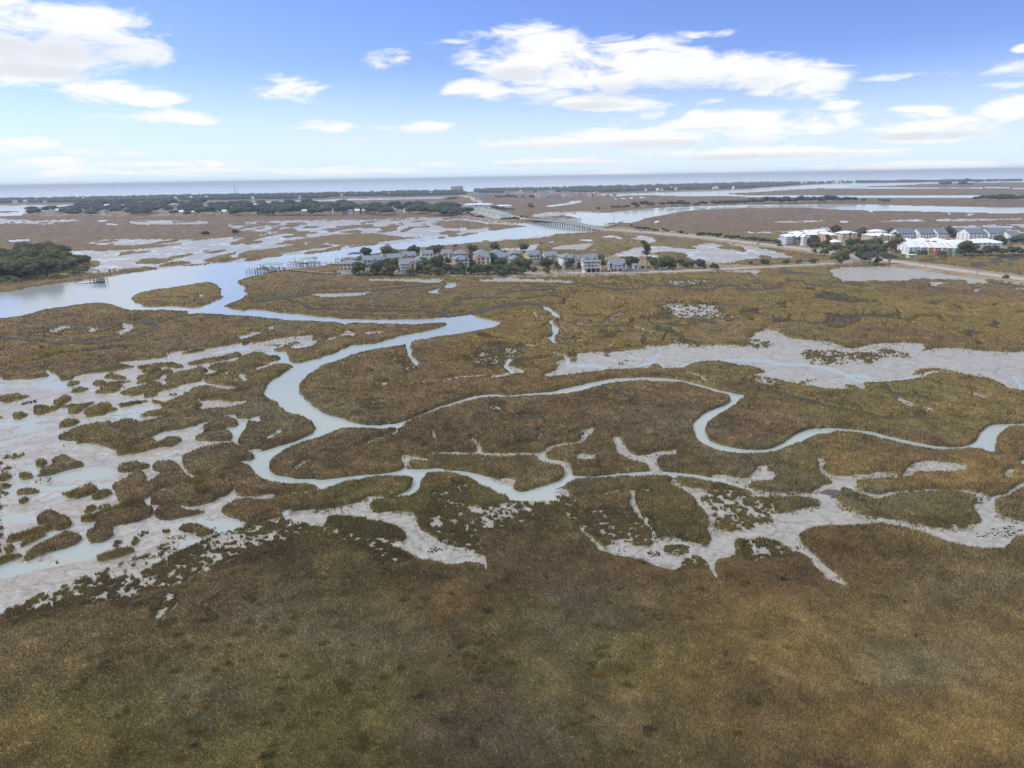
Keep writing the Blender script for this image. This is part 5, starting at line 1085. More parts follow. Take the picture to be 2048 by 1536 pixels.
# ------------------------------------------------------------------ the village on the point
VG = 'houses of the village on the point'
def vh(zone, x0, x1, top, H, label, dfac=1.0, rz=.25, minw=5, **k):
    q_ = .8 if H > 5 else 1; H *= q_; k['rh'] = k.get('rh', 3.0)*q_; k['hb'] = k.get('hb', 2.8)*q_
    p = hplace(zone, (x0+x1)/2, top, H); w = max(minw, wid(zone, x1-x0, p)/(math.cos(rz)+.0)); 
    rh = k.pop('rh', 3.0); hb = k.pop('hb', 2.8); hu = H-rh-hb-.2
    d = k.pop('d', 10)
    return house(label, 'house', p, rz, w*.92, d, hb=hb, hu=hu, rh=rh, group=VG, **k)
vh('V', 105, 300, 243, 11.5, 'long cream house over a white ground floor, leftmost house of the village', rz=.08, wallm=CREAM, basem=WHITE, win=5, roof='hip', porch=None, d=12)
vh('V', 330, 500, 208, 11.5, 'pale teal house with a wide slate roof, next to the leftmost cream house', wallm=TEAL, basem=WHITE, win=4, d=11, gables=((2.5, 4, .6, -.5, TEAL),))
vh('V', 495, 580, 195, 11, 'narrow white house with a steep slate gable between the teal and yellow houses', wallm=WHITE, axis='y', win=2, rh=3.5, d=10)
vh('V', 580, 720, 188, 10.5, 'yellow house with a small front gable behind the front oaks', wallm=YEL, win=3, gables=((1.5, 3.5, .8, -.8, YEL),))
vh('V', 735, 868, 168, 11, 'tan house with two roof peaks right of the yellow house', wallm=TAN, win=3, gables=((-2.5, 3.6, .6, -.2, TAN), (2.6, 3.4, .6, -.6, TAN)))
vh('V', 868, 1012, 205, 11.5, 'grey-green house with a dark porch opening behind the front oaks', wallm=GREY, basem=WHITE, win=3, porch=(2.0, -4, 3), roof='hip')
vh('V', 925, 1045, 152, 10.5, 'grey-roofed house on the river side with a white side gable', wallm=WHITE, win=3, gables=((3, 3, .4, -.5, WHITE),))
vh('V', 705, 868, 238, 12, 'tall white house with a pink gable over a raised white stair', hb=4, wallm=CREAM, basem=WHITE, win=3, gables=((2.8, 4.6, 1.2, -.3, PEACH),), porch=(2.0, -5.5, 0), stairs=2.5, rh=3.0)
vh('V', 1038, 1170, 190, 12, 'grey house with a pyramid roof and stacked porches', wallm=GREY, basem=WHITE, win=2, roof='hip', porch=(2.2, -3.5, 3.5))
vh('V', 1140, 1240, 145, 11, 'small peach-gabled house with red-framed windows near the river marsh', wallm=PEACH, win=2, axis='x', gables=((2.2, 3.6, .6, -.4, WHITE),))
vh('V', 1262, 1405, 140, 11.5, 'large grey hip-roofed house behind the tan bay-fronted house', wallm=TAN, win=3, roof='hip', rh=3.8)
vh('V', 1256, 1402, 198, 12.5, 'tan house with two gabled bays and white porches', hb=3.5, wallm=TAN, basem=WHITE, win=3, gables=((-3, 3.8, 1.0, -.4, PEACH), (3, 3.8, 1.0, -.4, PALEB)), porch=(1.8, -4.8, 4.8), roof='hip')
vh('V', 1476, 1620, 138, 11.5, 'grey house with a sloping roof behind the twin-gabled peach house', wallm=GREY, win=3, roof='hip', rh=3.6)
vh('V', 1472, 1625, 178, 13, 'peach house with a tall round-windowed gable and white garage floor', hb=3.6, wallm=PEACH, basem=WHITE, win=3, gables=((-3, 4.4, 1.1, -.2, PEACH), (3.2, 3.6, .8, -.6, WHITE)), garage='dark')
vh('V', 1632, 1775, 138, 11.5, 'yellow-gabled house on the river side with a broad hip roof', wallm=YEL, win=3, roof='hip', rh=3.8, gables=((-3, 3.2, .6, -.6, YEL),))
vh('V', 1640, 1830, 182, 11, 'long low slate-roofed house with a pale side gable', wallm=WHITE, win=4, roof='gable', gables=((3.6, 4.4, .6, -.6, PALEB),))
vh('V', 1832, 1960, 140, 11, 'grey hip-roofed house at the river side right of the yellow-gabled one', wallm=GREY, win=3, roof='hip', rh=3.6)
vh('V', 1836, 1945, 200, 11, 'round-roofed grey house half hidden by oaks', wallm=GREY, win=2, roof='hip', rh=3.4)
vh('V2', 112, 240, 155, 12.5, 'yellow house with twin front gables and a balcony', hb=3.4, wallm=YEL, basem=WHITE, win=3, gables=((-2.6, 3.4, .8, -.4, YEL), (2.6, 3.4, .8, -.4, YEL)), porch=(1.8, -4, 4))
vh('V2', 285, 415, 165, 12, 'slate-roofed house with one small mint green gable', hb=3.2, wallm=CREAM, win=3, gables=((1.0, 3.2, .8, -.4, GREEN),))
vh('V2', 458, 600, 178, 13, 'white house with two hipped roofs behind the big oak', hb=3.4, wallm=WHITE, win=3, roof='hip', gables=((-3, 3.8, .8, -.4, WHITE), (2.8, 3.8, .8, -.4, WHITE)), porch=(1.8, -4, 4))
vh('V2', 605, 680, 205, 10, 'small white outlying house behind the trees left of the dormered house', wallm=WHITE, win=2, d=8)
vh('V2', 684, 838, 192, 14, 'tall white house with two dormers, a long porch and a dark open garage', rz=.05, hb=3.9, rh=4.6, wallm=CREAM, basem=DARK, win=4, dormers=2, porch=(2.4, -6.0, 6.0), d=12, gablem=YEL, stairs=-4.6)
vh('V2', 955, 1118, 240, 9.5, 'white house with a steep blue-grey skylight roof and wide front terrace', rz=.03, hb=2.4, rh=3.6, wallm=WHITE, basem=WHITE, win=4, gables=((-4.2, 3.6, .5, -.6, WHITE), (4.2, 3.6, .5, -.6, WHITE)), porch=(2.0, -3.0, 3.0), garage='dark')
vh('V2', 1200, 1265, 290, 3.6, 'small white shed beside the biggest spreading oak', rz=.1, hb=0, rh=1.0, wallm=WHITE, win=1, floors=1, d=4, minw=4, sidewin=False)
# ------------------------------------------------------------------ townhouses right of the causeway
TG = 'townhouses right of the causeway'
def th_(zone, x0, x1, top, H, label, rz=.1, **k):
    q_ = .74 if H > 11 else .86; H *= q_; k['rh'] = k.get('rh', 2.4)*q_; k['hb'] = k.get('hb', 2.6)*q_
    p = hplace(zone, (x0+x1)/2, top, H); w = wid(zone, x1-x0, p); rh = k.pop('rh', 2.4); hb = k.pop('hb', 2.6)
    return house(label, 'townhouse', p, rz, w*k.pop('ws', .97), k.pop('d', 12), hb=hb, hu=H-rh-hb-.1, rh=rh, group=TG, name='townhouse', **k)
th_('K3', 175, 290, 345, 6.5, 'low white open-sided pavilion house, leftmost of the white-roofed houses', roofm=ROOFW, roof='hip', win=3, floors=1, rh=1.5, porch=(2, -4, 4), d=9, hb=1.5)
th_('K3', 215, 400, 288, 12.5, 'grey-blue townhouse with a white hip roof at the left end of the row', roofm=ROOFW, roof='hip', wallm=PALEB, win=4, porch=(2, -8, -2), floors=3)
th_('K3', 392, 478, 292, 12.5, 'ochre townhouse front with a white roof', roofm=ROOFW, wallm=ORNG, win=2, floors=3, axis='y', rh=2.6)
th_('K3', 478, 540, 300, 12.5, 'narrow white townhouse right of the ochre one', roofm=ROOFW, wallm=WHITE, win=2, floors=3, axis='y', rh=2.2)
th_('K3', 350, 520, 250, 12.5, 'white-roofed townhouse behind the ochre one', roofm=ROOFW, wallm=CREAM, win=3, floors=3, roof='hip')
th_('K3', 520, 660, 236, 12.5, 'cream townhouse with roof windows in the middle of the white-roofed row', roofm=ROOFW, wallm=CREAM, win=3, floors=3, gables=((-3, 4, .6, -.5, WHITE),))
th_('K3', 560, 700, 268, 12.5, 'white townhouse with a blue balcony awning', roofm=ROOFW, wallm=WHITE, win=3, floors=3)
th_('K3', 668, 850, 228, 12.5, 'white-roofed townhouse with paired gables right of the roof window house', roofm=ROOFW, wallm=WHITE, win=4, floors=3, gables=((-3, 4, .6, -.5, WHITE), (3, 4, .6, -.5, PALEB)))
th_('K3', 820, 930, 258, 12.5, 'pale townhouse with brown balconies near the right end of the row', roofm=ROOFW, wallm=TAN, win=2, floors=3, roof='hip')
th_('K3', 900, 990, 272, 12.5, 'brown-fronted townhouse at the right end of the white-roofed row', roofm=ROOFW, wallm=PEACH, win=2, floors=3, roof='hip')
th_('K3', 960, 1090, 378, 6.5, 'small white-roofed pavilion with a lantern among the trees', roofm=ROOFW, roof='hip', wallm=GREY, win=2, floors=1, hb=1.0, rh=2.4, d=8)
th_('K3', 1090, 1315, 242, 11, 'broad white hip roof rising behind the grove', roofm=ROOFW, roof='hip', wallm=CREAM, win=3, floors=2)
th_('K3', 1580, 1770, 220, 13, 'white house with a raised upper roof behind the ochre clubhouse', roofm=ROOFW, roof='hip', wallm=WHITE, win=3, floors=2, d=9)
th_('K3', 1545, 1880, 275, 13, 'ochre clubhouse with a wide white hip roof', roofm=ROOFW, roof='hip', wallm=TAN, win=5, floors=3, gables=((-3, 6, 1.2, -.8, TAN), (7, 4, .6, -1.2, ORNG)), d=16)
for i, (a, b, t) in enumerate(((82, 318, 200), (408, 652, 200), (678, 812, 200))):
    th_('K4', a, b, t, 14, ['left', 'middle', 'right'][i]+' blue-roofed white townhouse block in the left group of three', roofm=ROOFD, wallm=WHITE, win=6-2*(i == 2), floors=2, rh=5.2, hb=2.8, d=13, rz=.12)
for i, (a, b, t) in enumerate(((1140, 1430, 200), (1445, 1722, 196), (1765, 1915, 243))):
    th_('K4', a, b, t, 15 if i < 2 else 12, ['left', 'middle', 'right'][i]+' blue-roofed white townhouse block in the right group of three', roofm=ROOFD, wallm=WHITE, win=5-2*(i == 2), floors=3, rh=4.8, hb=2.8, d=14, rz=.16)
FR = [(WHITE, 'white'), (PALEB, 'pale blue'), (ORNG, 'ochre'), (CORAL, 'coral pink'), (WHITE, 'white'), (TAN, 'tan'), (GREEN, 'pale green')]
XS = [225, 400, 512, 608, 722, 800, 900, 1040]
for i, (wm, nm) in enumerate(FR):
    th_('K4', XS[i], XS[i+1], 408+i*2, 10.2, nm+'-fronted unit of the long terrace, '+ordn(i)+' from the left', roofm=ROOFW, wallm=wm, win=2 if i else 3, floors=2, roof='gable', rh=3.6, hb=2.6, d=15, ws=.995, rz=.04, sidewin=(i == 0))
for i, (a, b, t) in enumerate(((160, 380, 350), (370, 600, 342), (590, 830, 338), (820, 1150, 372))):
    th_('K4', a, b, t, 10.6, 'white-roofed unit in the back row of the long terrace, '+ordn(i)+' from the left', roofm=ROOFW, wallm=[PALEB, WHITE, CREAM, TEAL][i], win=3, floors=2, roof='hip', rh=3.2, hb=2.6, d=14)
th_('K4', -20, 120, 378, 7, 'small white-roofed house in the trees left of the long terrace', roofm=ROOFW, roof='hip', wallm=PALEB, win=2, floors=1, d=9, hb=1.5)
th_('K4', 1192, 1600, 355, 10.5, 'white house with a broad white hip roof, rightmost of the front row', roofm=ROOFW, roof='hip', wallm=WHITE, win=6, floors=2, rh=3.0, d=14, porch=(2, 2, 9), rz=.1)
# ------------------------------------------------------------------ boat basin condominiums, far town
for i in range(7):
    t = i/6; x = 395+t*340; y = 300+t*92; p = P('T5', x, y); w = 17
    house('green-striped roofed condominium by the boat basin, '+ordn(i)+' from the far end' if i > 1 else 'pale grey roofed condominium by the boat basin, '+ordn(i)+' from the far end', 'condominium', p, -.75, w, 22, hb=1.2, hu=4.6, rh=2.2, roofm=ROOFG if i > 1 else ROOF, wallm=WHITE, win=4, floors=2, group='condominiums by the boat basin', name='condominium', axis='y')
house('long pale blue building behind the boat basin condominiums', 'building', P('T5', 495, 282), .1, 62, 14, hb=0, hu=6, rh=2.5, wallm=PALEB, roofm=ROOFW, win=6, floors=2, roof='hip', name='building')
house('small white restaurant with a pale roof beside the causeway trees', 'building', P('T5', 755, 285), .1, 34, 14, hb=0, hu=4, rh=2, wallm=WHITE, roofm=ROOFW, win=4, floors=1, roof='hip', name='building')
def tower(x0, x1, ytop, ybase, zone, label, wallm, floors, cols, d=18, roofm=CONC, group=None, name='building', cat='building'):
    k = Z[zone][2]; p = P(zone, (x0+x1)/2, ybase); r = rng_of(p); w = (x1-x0)/k/F*r; 
    lo, hi = 5, 80
    for _ in range(30):
        H = (lo+hi)/2; _, yy = project(np.float64(p[0]), np.float64(p[1]), GZ+H)
        if yy < Z[zone][1]+ytop/k: hi = H
        else: lo = H
    o = thing(name, label, cat, (p[0], p[1], GZ-.1), .05, group)
    MB().box(-w/2, w/2, -d/2, d/2, 0, H).part('wall', wallm, o); MB().box(-w/2-.4, w/2+.4, -d/2-.4, d/2+.4, H, H+.8).box(-w*.1, w*.12, -3, 3, H+.8, H+3.5).part('roof', roofm, o)
    fh = H/floors
    for a in range(floors):
        for b_ in range(cols):
            window(o, -w/2+w*(b_+.5)/cols, -d/2, a*fh+fh*.3, w/cols*.55, fh*.5, frame=False)
    return o
tower(216, 266, 70, 118, 'T5', 'left and lower half of the beige hotel towers on the far shore', BEIGE, 9, 4, cat='hotel', name='hotel_tower')
tower(268, 338, 65, 118, 'T5', 'right and wider beige hotel tower on the far shore', BEIGE, 9, 6, cat='hotel', name='hotel_tower')
tower(490, 592, 150, 195, 'T5', 'flat-roofed white block with blue window bays beside the road into town', PALEB, 4, 7, name='apartment_block', cat='apartment block')
tower(593, 650, 158, 194, 'T5', 'tan flat-roofed block right of the white block with blue bays', CREAM, 3, 4, name='apartment_block', cat='apartment block')
tower(430, 495, 125, 150, 'T5', 'low white store building at the end of the road into town', WHITE, 1, 5, name='apartment_block', cat='building')
for i in range(13):
    x = 905+i*66; cols_ = [CREAM, PALEB, BEIGE, WHITE]
    p = P('T5', x, 182-i*1.1); w = 58/5.12/F*rng_of(p)
    house('pink-roofed marsh-side condominium, '+ordn(i)+' from the left of the far row', 'condominium', p, random.uniform(-.15, .15), w*.86, 16, hb=0, hu=10.5, rh=3.5, wallm=cols_[i % 4], roofm=ROOFP, win=4, floors=3, roof='hip' if i % 3 else 'gable', group='pink-roofed condominiums on the far marsh edge', name='condominium', sidewin=False)
for i, (a, b, t, bs) in enumerate(((765, 822, 112, 140), (835, 965, 114, 138), (985, 1065, 112, 138), (1105, 1180, 108, 136), (1185, 1280, 105, 134), (1355, 1430, 118, 140), (555, 640, 84, 96), (650, 740, 82, 94), (760, 860, 80, 92))):
    tower(a, b, t, bs, 'T5', 'pale low apartment block among the far shore trees, '+ordn([3, 4, 5, 6, 7, 8, 0, 1, 2][i])+' from the left', [CREAM, WHITE, BEIGE][i % 3], 3, 5, group='pale blocks of the far town', name='apartment_block', cat='apartment block')
MG = 'houses on the long tree-covered island'
order = sorted(range(len(HOUSES_MID)), key=lambda i: hp[i][0]/hp[i][1])
for n, i in enumerate(order):
    z, x, y, w_ = HOUSES_MID[i]; p = hp[i]; w = max(8, w_/Z[z][2]/F*rng_of(p)*.62); wm, cn = [(WHITE, 'white'), (CREAM, 'cream'), (PEACH, 'tan-pink'), (GREY, 'grey')][n % 4]
    house(cn+' house among the trees of the long island, '+ordn(n)+' from the left', 'house', p, random.uniform(-.4, .4), w, 9, hb=1.5, hu=5, rh=2.8, wallm=wm, roofm=[ROOF, ROOFW, ROOFW, ROOF][n % 4], win=3, floors=2, roof='gable' if n % 2 else 'hip', group=MG, sidewin=False)
FARH = [('T7', 150, 272, 36), ('T7', 250, 272, 24), ('T7', 362, 268, 24), ('T7', 440, 275, 24), ('T7', 1060, 252, 36), ('T7', 1110, 246, 24), ('T7', 1170, 250, 34), ('T7', 1230, 247, 24), ('T7', 1390, 243, 44), ('T7', 1525, 242, 26), ('T7', 1575, 242, 34), ('T7', 1630, 241, 26), ('T7', 1715, 238, 26), ('T7', 1870, 236, 24), ('T7', 1960, 234, 20), ('T7', 2015, 232, 26), ('T7', 820, 246, 20), ('T6', 440, 255, 36), ('T6', 920, 242, 26), ('T6', 1350, 220, 28), ('T6', 1500, 212, 26), ('T6', 1545, 208, 20), ('T6', 1830, 212, 28), ('T6', 2020, 200, 24), ('R2', 995, 205, 24), ('R2', 1070, 204, 26), ('R2', 1150, 202, 24), ('R2', 880, 203, 20),
        ('R3', 1110, 165, 26), ('R3', 1195, 172, 22), ('R3', 1240, 168, 28), ('R3', 1290, 172, 30), ('R3', 1325, 172, 30), ('R3', 1410, 158, 40), ('R3', 1440, 165, 26), ('R3', 1580, 158, 34), ('R3', 1765, 160, 70), ('R3', 160, 190, 50), ('R3', 1910, 158, 20),
        ('R4', 350, 106, 24), ('R4', 380, 105, 30), ('R4', 420, 103, 30), ('R4', 460, 101, 26), ('R4', 500, 100, 26), ('R4', 560, 98, 22), ('R4', 620, 98, 22), ('R4', 650, 97, 30), ('R4', 680, 96, 22), ('R4', 715, 95, 28), ('R4', 750, 94, 20), ('R4', 780, 94, 20)]
fp = [P(z, x, y) for z, x, y, w_ in FARH]
for n, i in enumerate(sorted(range(len(FARH)), key=lambda i: fp[i][0]/fp[i][1])):
    z, x, y, w_ = FARH[i]; p = fp[i]; w = min(45, w_/Z[z][2]/F*rng_of(p)*.6)
    house(['white', 'pale cream'][n % 2]+' beach house in front of the far shore woods, '+ordn(n)+' from the left', 'house', p, 0, w, 14, hb=0, hu=7.5, rh=3, wallm=[WHITE, CREAM][n % 2], roofm=ROOFW if n % 3 else ROOF, win=3, floors=2, roof='hip' if n % 2 else 'gable', group='houses along the far shore', sidewin=False, name='beach_house')
# ------------------------------------------------------------------ roads, kerbless on the causeway
def road(name, pts, w, z, m, label, off=0.0):
    q = [np.array(at(x, y, z)) for x, y in smooth_poly(pts, False)]
    v = []; f = []
    for i, p in enumerate(q):
        d = q[min(i+1, len(q)-1)]-q[max(i-1, 0)]; d = d/np.linalg.norm(d); nrm = np.array([-d[1], d[0], 0])
        v += [tuple(p+nrm*(off+w/2)), tuple(p+nrm*(off-w/2))]
        if i: k = 2*i; f.append((k-2, k-1, k+1, k))
    me = bpy.data.meshes.new(name); me.from_pydata(v, [], f); me.update()
    return link(name, me, m, label, None, 'structure'), q
def embank(name, pts, w, z, m, label, foot=3.0):
    q = [np.array(at(x, y, z)) for x, y in smooth_poly(pts, False)]; v = []; f = []
    for i, p in enumerate(q):
        d = q[min(i+1, len(q)-1)]-q[max(i-1, 0)]; d = d/np.linalg.norm(d); n_ = np.array([-d[1], d[0], 0])
        a = p+n_*(w/2+foot); b_ = p-n_*(w/2+foot); a[2] = -.3; b_[2] = -.3
        v += [tuple(a), tuple(p+n_*w/2), tuple(p-n_*w/2), tuple(b_)]
        if i:
            k = 4*i
            for j in range(3): f.append((k-4+j, k-3+j, k+1+j, k+j))
    me = bpy.data.meshes.new(name); me.from_pydata(v, [], f); me.update(); return link(name, me, m, label, None, 'structure')
ASPH = pm('sun_bleached_asphalt', (.36, .35, .34), .85, .12, .25); SAND = pm('roadside_sand_and_grass', (.27, .205, .14), .95, .3, .12); PAINT = pm('road_paint', (.7, .7, .68), .6)
MAIN = [(1206, 459.5), (1244, 460.5), (1317, 466), (1415, 475), (1500, 485.5), (1607, 497.5), (1714, 512), (1794, 524), (1901, 538.5), (2048, 558.5), (2350, 602), (2700, 655)]
embank('causeway', MAIN, 19, 1.25, SAND, 'brown grassy bank carrying the causeway road', 5); road('road', MAIN, 10.5, 1.30, ASPH, 'pale asphalt causeway road running to the bridge')
for of in (-4.6, 4.6, -.12, .12): road('road_marking', MAIN, .12, 1.312, PAINT, 'painted line along the causeway road', of)
SIDE = [(1786, 521.5), (1745, 523), (1703, 525.5), (1660, 527), (1600, 530), (1500, 535), (1400, 540.5), (1300, 544), (1200, 545.5), (1100, 546), (1030, 546)]
embank('causeway', SIDE, 9, 1.10, SAND, 'sandy verge of the narrow village road', 3); road('road', SIDE, 5.5, 1.14, ASPH, 'narrow pale road leading to the village')
NORTH = [(1049, 439), (1030, 434), (1005, 428.5), (985, 421), (970, 411), (957, 403), (943, 396), (930, 392), (920, 390.2)]
embank('causeway', NORTH, 22, 1.3, SAND, 'bank of the road beyond the bridge', 5); road('road', NORTH, 15, 1.36, ASPH, 'road beyond the bridge running past the boat basin to the far town')
lot = [(1240, 545.5), (1262, 537), (1292, 537.5), (1300, 543.6)]
me = bpy.data.meshes.new('driveway'); me.from_pydata([tuple(at(x, y, 1.16)) for x, y in lot], [], [(0, 1, 2, 3)]); link('driveway', me, pm('dark_asphalt', (.13, .13, .15), .9, .15, .4), 'dark asphalt driveway beside the white shed', None, 'structure')
# bridge
A_ = np.array(at(1206, 459.5, 1.3)); B_ = np.array(at(1049, 439, 1.3)); Lb = np.linalg.norm(B_-A_); yaw = math.atan2(B_[1]-A_[1], B_[0]-A_[0])
br_o = thing('road_bridge', 'long low concrete bridge carrying the road across the tidal river', 'bridge', (A_[0], A_[1], 0), yaw)
n_ = 17
def dz(t): return 1.3+3.4*math.sin(PI*min(1, max(0, t)))**.8
deck = MB(); 
for sgn, nm in ((0, 'deck'),):
    for i in range(40):
        a, b_ = i/40, (i+1)/40; za, zb = dz(a), dz(b_)
        slab(deck, [(Lb*a, -6.2, za-.9), (Lb*b_, -6.2, zb-.9), (Lb*b_, 6.2, zb-.9), (Lb*a, 6.2, za-.9)], [(Lb*a, -6.2, za), (Lb*b_, -6.2, zb), (Lb*b_, 6.2, zb), (Lb*a, 6.2, za)])
deck.part('deck', CONC, br_o)
for sy in (-6.1, 5.8):
    r_ = MB()
    for i in range(40):
        a, b_ = i/40, (i+1)/40; za, zb = dz(a)+.003, dz(b_)+.003
        slab(r_, [(Lb*a, sy, za), (Lb*b_, sy, zb), (Lb*b_, sy+.3, zb), (Lb*a, sy+.3, za)], [(Lb*a, sy, za+.9), (Lb*b_, sy, zb+.9), (Lb*b_, sy+.3, zb+.9), (Lb*a, sy+.3, za+.9)])
    r_.part('parapet', CONC, br_o)
for i in range(1, n_):
    x = Lb*i/n_; z = dz(i/n_)-.9
    b_ = MB().box(x-.6, x+.6, -6.0, 6.0, z-.9, z-.01)
    for yy in (-5, -1.7, 1.7, 5): b_.box(x-.4, x+.4, yy-.4, yy+.4, -2, z-.9)
    b_.part('pier', pm('dark_concrete', '#55565c', .9), br_o)
# ------------------------------------------------------------------ docks, boats, cars, poles
def boat(label, p, rz, L_=7, group='boats', hullm=WHITE, top=True, z=.1):
    o = thing('motor_boat', label, 'boat', (p[0], p[1], z), rz, group); w = L_*.32
    sec = [(-.5, 1), (-.2, 1), (.15, .95), (.35, .6), (.5, .05)]; m = MB(); n = 0
    for (t, s) in sec:
        x = L_*t; hw = w/2*s; m.v += [(x, -hw, .9+.15*(t+.5)), (x, -hw*.6, -.25), (x, hw*.6, -.25), (x, hw, .9+.15*(t+.5))]
    for i in range(len(sec)-1):
        for j in range(3): m.f.append((4*i+j, 4*i+j+1, 4*i+5+j, 4*i+4+j))
        m.f.append((4*i+3, 4*i, 4*i+4, 4*i+7))
    m.f += [(0, 3, 2, 1), (16, 17, 18, 19)]; m.part('hull', hullm, o)
    MB().prism([(-.1*L_, 1.0), (.12*L_, 1.0), (.08*L_, 1.7), (-.06*L_, 1.75)], -w*.22, w*.22).part('console', TRIM, o)
    if top:
        t_ = MB().box(-.16*L_, .14*L_, -w*.36, w*.36, 2.7, 2.82)
        for sx in (-.14, .12):
            for sy in (-.33, .33): t_.tube((sx*L_, sy*w, 1.0), (sx*L_, sy*w, 2.7), .05, .05, 4)
        t_.part('canopy', pm('blue_canvas', '#3d5c86', .8), o)
    MB().box(-.5*L_-.45, -.5*L_, -.25, .25, .2, 1.3).part('outboard', DARK, o)
    return o
def dock(label, walk, head, roofs, deckz=1.9, wk=1.6):
    p0 = np.array(at(*walk[0], deckz)); o = thing('boat_dock', label, 'dock', (p0[0], p0[1], 0), 0)
    q = [np.array(at(x, y, deckz))-np.array([p0[0], p0[1], 0]) for x, y in walk]; dk = MB(); posts = []; rail = MB()
    for a, b_ in zip(q[:-1], q[1:]):
        d = b_-a; L_ = np.linalg.norm(d); d /= L_; n = np.array([-d[1], d[0], 0])*wk/2
        slab(dk, [tuple(a-n), tuple(b_-n), tuple(b_+n), tuple(a+n)], [tuple(v+np.array([0, 0, .18])) for v in (a-n, b_-n, b_+n, a+n)])
        for k in range(max(2, int(L_/3.4))+1):
            c = a+d*L_*k/max(2, int(L_/3.4))
            for s in (-1, 1):
                c2 = c+n*s*.95; posts.append(c2)
        for s in (-1, 1):
            e = n*s*.97; rail.tube(tuple(a+e+np.array([0, 0, 1.1])), tuple(b_+e+np.array([0, 0, 1.1])), .06, .06, 4)
    dk.part('walkway', WOOD, o); rail.part('handrail', WOOD, o)
    for c in posts[:70]: MB().tube((c[0], c[1], -1.5), (c[0], c[1], deckz+1.15), .16, .14, 6).part('piling', DWOOD, o)
    for (x, y, w, d) in head:
        c = np.array(at(x, y, deckz))-np.array([p0[0], p0[1], 0]); MB().box(c[0]-w/2, c[0]+w/2, c[1]-d/2, c[1]+d/2, deckz+.004, deckz+.24).part('platform', WOOD, o)
        for sx in (-1, 0, 1):
            for sy in (-1, 1): MB().tube((c[0]+sx*w*.46, c[1]+sy*d*.46, -1.5), (c[0]+sx*w*.46, c[1]+sy*d*.46, deckz+1.6), .2, .17, 6).part('piling', DWOOD, o)
    for (x, y, w, d, rm) in roofs:
        c = np.array(at(x, y, deckz))-np.array([p0[0], p0[1], 0]); r_ = MB(); hip_roof(r_, c[0]-w/2, c[0]+w/2, c[1]-d/2, c[1]+d/2, deckz+3.3, 1.3); r_.part('shelter_roof', rm, o)
        for sx in (-1, 1):
            for sy in (-1, 1): MB().tube((c[0]+sx*w*.45, c[1]+sy*d*.45, deckz), (c[0]+sx*w*.45, c[1]+sy*d*.45, deckz+3.25), .12, .12, 6).part('post', DWOOD, o)
    return o
def k8(x, y): return (480+x/9.31, 500+y/9.31)
dock('long dock with a pale green shelter roof, nearest the small marsh island', [k8(1740, 428), k8(1500, 418), k8(1250, 395), k8(1000, 366), k8(820, 350), k8(640, 350), k8(520, 372)], [(*k8(245, 380), 8, 6), (*k8(395, 385), 7, 5), (*k8(560, 365), 12, 8)], [(*k8(590, 350), 14, 8, ROOFG)])
dock('long dock with a blue-capped shelter in the middle of the river shore', [k8(1890, 262), k8(1700, 256), k8(1500, 246), k8(1380, 240), k8(1250, 250)], [(*k8(1020, 262), 9, 6), (*k8(1150, 264), 8, 5), (*k8(1300, 252), 13, 8)], [(*k8(1270, 243), 10, 7, ROOFG), (*k8(1345, 236), 6, 6, pm('teal_roof', '#3e7d92', .6))])
dock('dock with a dark shelter just behind the leftmost village house', [(727, 515), (715, 517), (700, 518.5), (690, 519)], [(684, 519, 9, 7), (702, 517.5, 12, 8)], [(711, 516, 10, 7, pm('navy_roof', '#3a4a66', .6))])
dock('small dock with a white gangway and red railings below the wooded islet', [(190, 558), (200, 560.5), (208, 560.5)], [(192, 560, 6, 4), (204, 558.5, 5, 4)], [])
o = thing('floating_pier', 'white floating pier sloping down beside the islet dock', 'pier', tuple(np.array(at(180, 565, .3))), .35)
MB().box(-7, 7, -.9, .9, -.2, .35).part('float', TRIM, o); MB().box(-7, 7, -.9, -.82, 1.1, 1.18).box(-7, 7, .82, .9, 1.1, 1.18).part('handrail', pm('red_paint', '#b04a3c', .6), o)
o = thing('floating_pier', 'short grey jetty on the marsh edge below the leftmost village house', 'pier', tuple(np.array(at(688, 552, .5))), .6)
MB().box(-5, 5, -1.2, 1.2, .1, .5).part('float', WOOD, o); MB().box(-2, 2.5, -.8, .8, .504, 1.1).part('storage_box', METAL, o)
boat('white motor boat under the pale green dock shelter', at(*k8(590, 362), 1.8), .2, 8, 'boats at the village docks', z=1.2)
boat('motor boat on the lift of the pale green sheltered dock', at(*k8(420, 355), 1.8), .4, 7, 'boats at the village docks', z=2.1)
boat('white motor boat on the outermost platform of the blue-capped dock', at(*k8(1020, 240), 1.8), .2, 7, 'boats at the village docks', z=2.2)
boat('motor boat berthed behind the leftmost village house', at(694, 521, 1.0), .5, 8, 'boats at the village docks', z=.3)
CARC = {'white': pm('white_car_paint', '#e4e6e8', .3), 'silver': pm('silver_car_paint', '#a7adb5', .3), 'blue': pm('blue_car_paint', '#6f9ac4', .3), 'dark': pm('dark_car_paint', '#343a44', .3), 'red': pm('red_car_paint', '#8d3a35', .3)}
RUB = pm('tyre_rubber', '#2a2a2c', .9)
